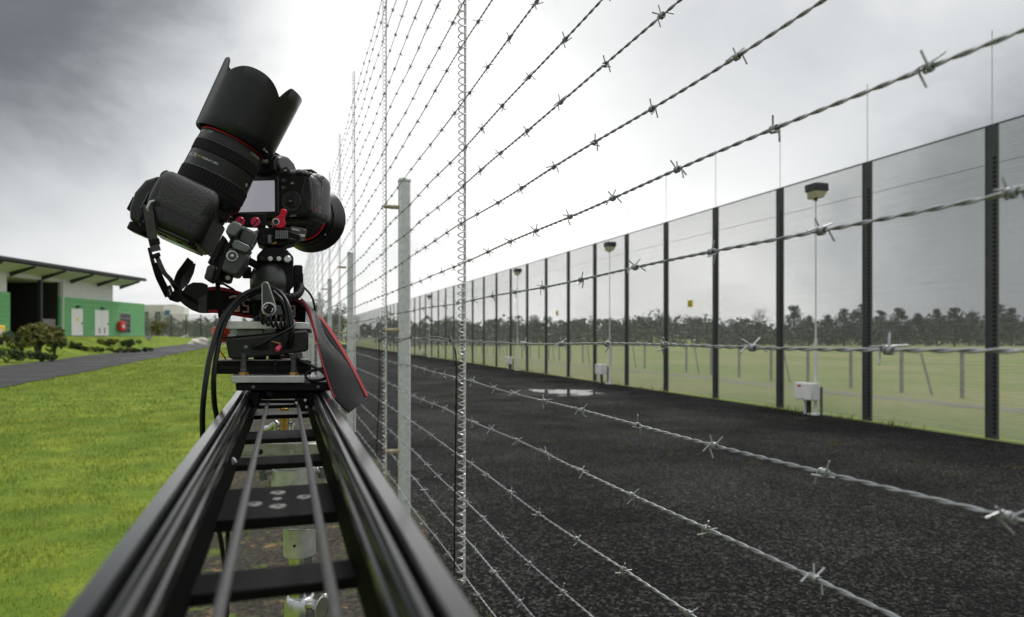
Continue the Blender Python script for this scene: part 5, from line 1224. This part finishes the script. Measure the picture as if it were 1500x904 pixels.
# ================================================================ straps
def straps():
    # wide strap: from its leather tip, behind the ball head, over and down on the right
    t = Thing('wide_camera_strap', Q(300, 437, 1.03), 'wide black camera strap with red edges draped round the ball head', 'camera strap')
    Yb = 1.065
    A = crom([Q(*p) for p in ((303, 421, 1.02), (318, 420, 1.03), (340, 424, 1.05), (365, 431, Yb), (395, 434, Yb + .01), (422, 434, Yb), (437, 438, Yb - .01), (448, 449, Yb - .02))], 5)
    B = crom([Q(*p) for p in ((303, 459, 1.02), (318, 459, 1.03), (340, 462, 1.05), (365, 466, Yb), (395, 470, Yb + .01), (422, 471, Yb), (436, 474, Yb - .005), (446, 478, Yb - .01))], 5)
    t.part('band', MB().ribbon(A, B, .0022), M_web)
    lerp = lambda U, V, f: [u.lerp(v, f) for u, v in zip(U, V)]; fwd = Vector((0, -.0016, 0))
    t.part('red_edge', MB().ribbon([p + fwd for p in A], [p + fwd for p in lerp(A, B, .13)], .0016), M_strapr); t.part('red_edge', MB().ribbon([p + fwd for p in lerp(A, B, .87)], [p + fwd for p in B], .0016), M_strapr)
    # lettering, woven upside down as the strap hangs twisted
    def wov(px, py, Y, s, ch):
        c = Q(px, py, Y); t.part('lettering', text_mb(ch, s, lambda u, v: c + Vector((-u, -.0006 - u * .12, -v))), M_straptx, smooth=0)
    wov(340, 443, 1.046, .034, 'D'); wov(360, 446.5, 1.055, .030, '5'); wov(378, 450, 1.066, .030, 'S'); wov(428, 455, 1.058, .026, 'E')
    # leather tip
    tip = [(264, 442), (266, 428), (273, 418), (283, 413.5), (296, 414), (304, 417), (304, 459), (292, 458.5), (280, 454), (271, 448)]
    lt = t.part('leather_tip', pprism(tip, 1.012, .007), M_strapl, bevel=.0012)
    st = MB()
    for r_ in range(4):
        for k in range(10 - r_):
            x, y = 301.5 - r_ * 3.2 - (k % 2) * .8, 457 - k * 2.7 - r_ * .6; p = Q(x, y, 1.0112); st.tube([p + Vector((-.0008, 0, -.0005)), p + Vector((.0009, -.0004, .0006))], .00034, 4)
    t.part('stitching', st, M_thread, lt)
    # the fall on the right: front leather face, webbing face folded behind it
    A = crom([Q(*p) for p in ((441, 438, 1.035), (452, 455, .99), (459, 480, .955), (468, 515, .93), (480, 555, .915), (491, 583, .905), (511, 605, .90))], 6)
    B = crom([Q(*p) for p in ((444, 440, 1.05), (463, 462, 1.0), (477, 487, .97), (496, 515, .95), (512, 540, .94), (526, 563, .93), (537, 586, .92))], 6)
    t.part('leather_face', bowed(A, B, .0026, .11), M_strapl, smooth=50)
    t.part('red_edge', MB().tube([p + Vector((-.0004, -.0004, 0)) for p in A[2:-6]], .0011, 6), M_strapr)
    e = MB()
    for U, V in ((A, B),):
        for f in (.10, .90):
            L_ = lerp(U, V, f)
            for i in range(3, len(L_) - 1): p = L_[i] + Vector((0, -.0030, 0)); d = (L_[i + 1] - L_[i]) * .55; e.tube([p, p + d], .00035, 4)
    t.part('stitching', e, M_dark)
    A2 = crom([Q(*p) for p in ((452, 455, 1.01), (462, 466, .99), (478, 492, .975), (498, 522, .96), (516, 553, .945), (530, 580, .935))], 6)
    B2 = crom([Q(*p) for p in ((452, 456, 1.04), (470, 466, 1.02), (488, 489, 1.0), (507, 520, .98), (523, 550, .96), (538, 581, .945))], 6)
    t.part('webbing_face', MB().ribbon(A2, B2, .002), M_web)
    t.part('red_edge', MB().ribbon([p + Vector((.0, -.002, 0)) for p in lerp(A2, B2, .62)], [p + Vector((.0006, -.002, 0)) for p in B2], .0020), M_strapr)
    t.part('red_edge', MB().ribbon([p + Vector((0, -.0014, 0)) for p in A[:16]], [p + Vector((.0016, -.0022, .0005)) for p in A[:16]], .0014), M_strapr)
    # narrow webbing hanging from the upturned camera, with buckles
    n = Thing('webbing_strap', Q(216, 310, .95), 'narrow ribbed webbing strap with buckles hanging from the upturned camera', 'strap')
    def rib(pts, w, Y0, nm='webbing', m=M_web, th=.0016):
        P_ = crom([Q(x, y, Y) for x, y, Y in pts], 8); A_, B_ = [], []
        for i, p in enumerate(P_):
            tg = (P_[min(i + 1, len(P_) - 1)] - P_[max(i - 1, 0)]).normalized(); s = tg.cross(Vector((0, 1, 0))).normalized() * w / 2
            A_.append(p - s); B_.append(p + s)
        return n.part(nm, MB().ribbon(A_, B_, th), m), P_, A_, B_
    o, P_, A_, B_ = rib([(216, 300, .93), (219, 318, .92), (222, 340, .92), (226, 358, .92), (229, 368, .92)], .0105, 0)
    rb = MB()
    for i in range(0, len(P_) - 1):
        for q in (0, .5):
            a, b = A_[i].lerp(A_[i + 1], q), B_[i].lerp(B_[i + 1], q); rb.tube([a + Vector((0, -.001, 0)), b + Vector((0, -.001, 0))], .0006, 4)
    n.part('ribs', rb, mat('dark_grey_ribs', (.05, .05, .05), .6), o)
    o, P_, A_, B_ = rib([(212, 302, .94), (209, 316, .93), (207, 326, .93), (214, 338, .93)], .004, 0, m=M_web)
    n.part('buckle', pprism([(217, 351), (232, 348), (234, 357), (219, 361)], .918, .006), M_rub, bevel=.001)
    n.part('buckle', pprism([(215.5, 363), (219, 362), (226, 384), (225.5, 388), (221, 386)], .915, .008), M_rub, bevel=.001)
    n.part('buckle', pprism([(222, 373), (233, 369), (235, 375), (224, 379)], .913, .005), M_rub, bevel=.001)
    o, P_, A_, B_ = rib([(229, 374, .92), (235, 388, .92), (241, 400, .925), (250, 410, .935), (256, 420, .95), (266, 429, .975), (280, 438, 1.0), (291, 445, 1.005)], .0052, 0)
    rb = MB()
    for i in range(0, int(len(P_) * .55)):
        for q in (0, .5):
            a, b = A_[i].lerp(A_[i + 1], q), B_[i].lerp(B_[i + 1], q); rb.tube([a + Vector((0, -.001, 0)), b + Vector((0, -.001, 0))], .0006, 4)
    n.part('ribs', rb, mat('dark_grey_ribs', (.05, .05, .05), .6), o)
    rib([(227, 385, .93), (233, 405, .935), (240, 420, .945), (247, 434, .955)], .0085, 0)
    n.part('buckle', pprism([(244, 420), (249, 417), (253, 431), (249, 437), (245, 436)], .945, .008), M_rub, bevel=.001)
    n.part('buckle_slot', pprism([(246.5, 424), (248.5, 423), (251, 431), (249, 433)], .9445, .001), M_greym)
    n.part('end_loop', pprism([(246, 430), (262, 423), (267, 440), (258, 443), (247, 439)], .955, .012), M_web, bevel=.0015)
    # loop of strap behind, from the camera's underside to the leather tip
    o, P_, A_, B_ = rib([(279, 381, 1.02), (271, 392, 1.03), (264, 402, 1.035), (260, 416, 1.03), (262, 432, 1.02)], .010, 0, 'rear_webbing')
    n.part('leather_fold', MB().ribbon([Q(*p) for p in ((279, 386, 1.035), (270, 400, 1.035), (265, 414, 1.03), (264, 424, 1.02))], [Q(*p) for p in ((286, 386, 1.05), (283, 400, 1.05), (276, 415, 1.045), (266, 424, 1.03))], .002), M_strapl)
    # short ribbed keeper hanging over the wide strap
    k = Thing('strap_keeper', Q(319, 445, 1.0), 'short ribbed webbing loop crossing the red edged strap', 'strap')
    k.part('loop', MB().ribbon(crom([Q(315, 405, .99), Q(316, 425, .99), Q(318, 445, .985), Q(320, 468, .99)], 6), crom([Q(322, 405, .99), Q(323, 425, .99), Q(326, 445, .985), Q(327, 466, .99)], 6), .002), M_web)
    rb = MB()
    for i in range(16): rb.tube([Q(316 + i * .22, 424 + i * 2.6, .9825), Q(323.4 + i * .22, 424 + i * 2.5, .9825)], .0006, 4)
    k.part('ribs', rb, M_rub)
    k.part('tail', MB().ribbon([Q(322, 411, 1.0), Q(334, 418, 1.02), Q(344, 424, 1.05)], [Q(322, 414, 1.0), Q(333, 421, 1.02), Q(342, 425, 1.05)], .0015), M_web)
straps()

# ================================================================ cables on the rig
def cable(label, pts, r, n=10, m=M_cable, k=8, name='cable'):
    path = crom([Q(*p) for p in pts], k); mb = MB().tube(path, r, n); loc = path[len(path) // 2]
    return single(name, mb, m, loc, label, 'cable', smooth=60)
cable('thick black cable looping over the lever, outermost on the left', [(425, 507, .94), (428, 485, .935), (424, 455, .94), (416, 436, .955), (404, 425, .965), (388, 421, .97), (368, 426, .965), (350, 437, .955), (333, 456, .945), (320, 480, .935), (308, 520, .92), (301, 560, .91), (297, 600, .91), (297, 640, .92), (300, 690, .95), (312, 740, 1.0), (323, 790, 1.05), (331, 850, 1.1), (332, 920, 1.15)], .0033)
cable('thick black cable looping over the lever, inner one on the left', [(412, 508, .942), (418, 490, .94), (418, 462, .945), (412, 442, .955), (402, 430, .968), (386, 426, .975), (366, 432, .97), (350, 443, .96), (336, 460, .95), (325, 484, .94), (317, 520, .93), (313, 555, .925), (314, 590, .93), (318, 615, .95), (324, 660, 1.0), (333, 740, 1.1), (333, 900, 1.2)], .0032)
cable('thick black cable dropping from the loop beside the lever', [(400, 428, .962), (412, 440, .952), (419, 455, .945), (422, 475, .938), (420, 495, .936), (416, 510, .938)], .0034)
cable('thin black cable arching right of the finned knob', [(443, 419, 1.02), (452, 428, 1.01), (458, 438, 1.01), (461, 452, 1.01), (461.5, 470, 1.02)], .0015)
cable('thin black jack cable running from the control box up to the cables', [(372, 508, .938), (385, 503, .932), (405, 492, .925), (422, 483, .925), (430, 477, .93), (430, 470, .94), (425, 466, .945)], .0019)
cable('black cable looping over the right end of the carriage', [(415, 518, .96), (430, 524, .955), (450, 533, .95), (470, 543, .94), (478, 551, .935), (472, 556, .93), (455, 557, .93), (448, 552, .935), (452, 545, .94), (470, 540, .945), (486, 537, .96)], .0021)
cable('short black cable lying on the carriage plate', [(420, 520, .975), (440, 530, .97), (456, 535, .96), (474, 545, .95), (483, 556, .94)], .0019)
# coiled lead under the lever
path = []
cA, cB = Q(380, 464, .942), Q(428, 478, .938)
for i in range(181):
    f = i / 180; c = cA.lerp(cB, f); a = f * 2 * math.pi * 6.5; path.append(c + Vector((.0012 * math.cos(a), .006 * math.cos(a), .0078 * math.sin(a))))
single('coiled_lead', MB().tube(path, .0016, 7), M_cable, cA, 'stretched coiled black lead lying on the silver plate edge', 'cable', smooth=60)
cable('thin black lead curling at the foot of the ball head', [(380, 462, .975), (374, 466, .97), (378, 470, .965), (386, 466, .965), (392, 468, .96)], .0014)

# ================================================================ light stand under the slider
def stand():
    Y = 1.2; cx = 440
    t = Thing('light_stand', (Q(cx, 800, Y).x, Y, 0), 'silver steel light stand with clamps and wing knobs under the slider', 'light stand')
    X0 = Q(cx, 800, Y).x
    M_st = mat('stand_aluminium', (.55, .56, .55), .38, .7, var=.15, vscale=70, wear=((.25, .25, .24), 120, .66))
    v = lambda px0, px1, py0, py1, n=40, m=M_st, nm='collar', par=None, dx=0, prof=None: t.part(nm, MB().lathe(Q((px0 + px1) / 2, py1, Y + dx), (0, 0, 1), [(0, (Q(px1, py1, Y).x - Q(px0, py1, Y).x) / 2), ((Q(cx, py0, Y) - Q(cx, py1, Y)).z, (Q(px1, py0, Y).x - Q(px0, py0, Y).x) / 2)], n), m, par, bevel=.0012)
    # head plate carrying the slider, with worn lettering too small to read
    hp = t.part('head_plate', pprism([(352, 650), (470, 650), (470, 668), (352, 668)], Y - .05, .06), mat('head_plate_metal', (.40, .41, .36), .38, .7, var=.3, vscale=60), bevel=.0015)
    t.part('bright_end', pprism([(354, 649), (374, 649), (374, 661), (354, 661)], Y - .052, .01), M_alu, hp); t.part('bright_end', pprism([(424, 659), (430, 659), (430, 667), (424, 667)], Y - .0512, .002), M_alu, hp)
    t.part('bolt_hole', MB().lathe(Q(381, 662, Y - .05), (0, -1, 0), [(0, .0045), (.0008, .0045)], 20), M_dark, hp)
    v(410, 423, 598, 650, m=M_brass, nm='brass_spigot'); v(407, 420, 676, 692, m=M_brass, nm='brass_spigot')
    hd = v(398, 463, 684, 714, nm='stand_head'); v(402, 459, 680, 684.5, nm='head_rim', par=hd)
    v(421, 456, 708, 714.2, nm='head_lip', par=hd)
    k = t.part('clamp_screw', MB().tube([Q(398, 690, Y), Q(388, 691, Y)], .006, 14), M_alud); t.part('tee_bar', MB().tube([Q(385, 684, Y), Q(385.5, 703, Y)], .0065, 14), M_greym, k)
    k = t.part('clamp_screw', MB().tube([Q(463, 689, Y), Q(470, 690, Y)], .006, 14), M_alud); t.part('tee_bar', MB().tube([Q(471, 684, Y), Q(471.5, 700, Y)], .0065, 14), M_greym, k)
    for i, (a, b) in enumerate(((386, 620), (398, 614))): pass
    t.part('white_lever', MB().tube(crom([Q(384, 629, Y + .1), Q(396, 626, Y + .09), Q(405, 620, Y + .08), Q(406, 628, Y + .08), Q(416, 633, Y + .08)], 5), .0055, 10), M_chrome)
    t.part('wire_ring', MB().tube(crom([Q(424, 632, Y + .05), Q(423, 624, Y + .05), Q(426, 620, Y + .05), Q(430, 622, Y + .05), Q(429, 632, Y + .05)], 6), .0022, 8), M_chrome)
    t.part('under_plate', pprism([(355, 752), (462, 752), (462, 775), (355, 775)], Y - .07, .09), M_alud, bevel=.0015)
    v(415, 463, 770, 812, nm='collar')
    t.part('collar_hole', MB().lathe(Q(431, 800, Y - .0268), (0, -1, 0), [(0, .0022), (.001, .0022)], 12), M_dark)
    zt = Q(cx, 810, Y).z
    t.part('tube', MB().tube([(X0, Y, .35), (X0, Y, zt)], .0185, 28), M_chrome)
    c2 = Q(cx, 905, Y)
    cb = t.part('clamp_block', MB().lathe(c2 + Vector((0, 0, -.03)), (0, 0, 1), [(0, .027), (.005, .028), (.04, .026), (.06, .0255), (.068, .022)], 36), M_chrome, bevel=.001)
    t.part('wing_screw', MB().tube([Q(452, 886, Y - .02), Q(462, 886, Y - .035)], .008, 16), M_chrome, cb)
    wk = []
    for k in range(28): a = 2 * math.pi * k / 28; wk.append((471 + 9 * math.cos(a) + 6 * math.sin(a), 892 + 4 * math.cos(a) - 19 * math.sin(a)))
    w = MB().prism([Q(x, y, Y - .045) for x, y in wk], (.004, .007, .003)); t.part('wing_knob', w, M_chrome, cb, bevel=.002)
    t.part('lower_tube', MB().tube([(X0, Y, .28), (X0, Y, .9)], .0225, 28), M_chrome)
    for a in (90, 210, 330):
        d = Vector((math.cos(R(a)), math.sin(R(a)), 0)); b = Vector((X0, Y, 0))
        l = t.part('leg', MB().tube([b + d * .03 + Vector((0, 0, .62)), b + d * .46 + Vector((0, 0, .03))], .011, 14), M_chrome)
        t.part('rubber_foot', MB().lathe(b + d * .46 + Vector((0, 0, 0)), (0, 0, 1), [(0, .016), (.03, .014)], 14), M_rub, l)
        t.part('brace', MB().tube([b + d * .024 + Vector((0, 0, .30)), b + d * .24 + Vector((0, 0, .33))], .006, 10), M_chrome)
    t.part('leg_collar', MB().lathe((X0, Y, .58), (0, 0, 1), [(0, .034), (.07, .034)], 30), M_st, bevel=.002)
stand()
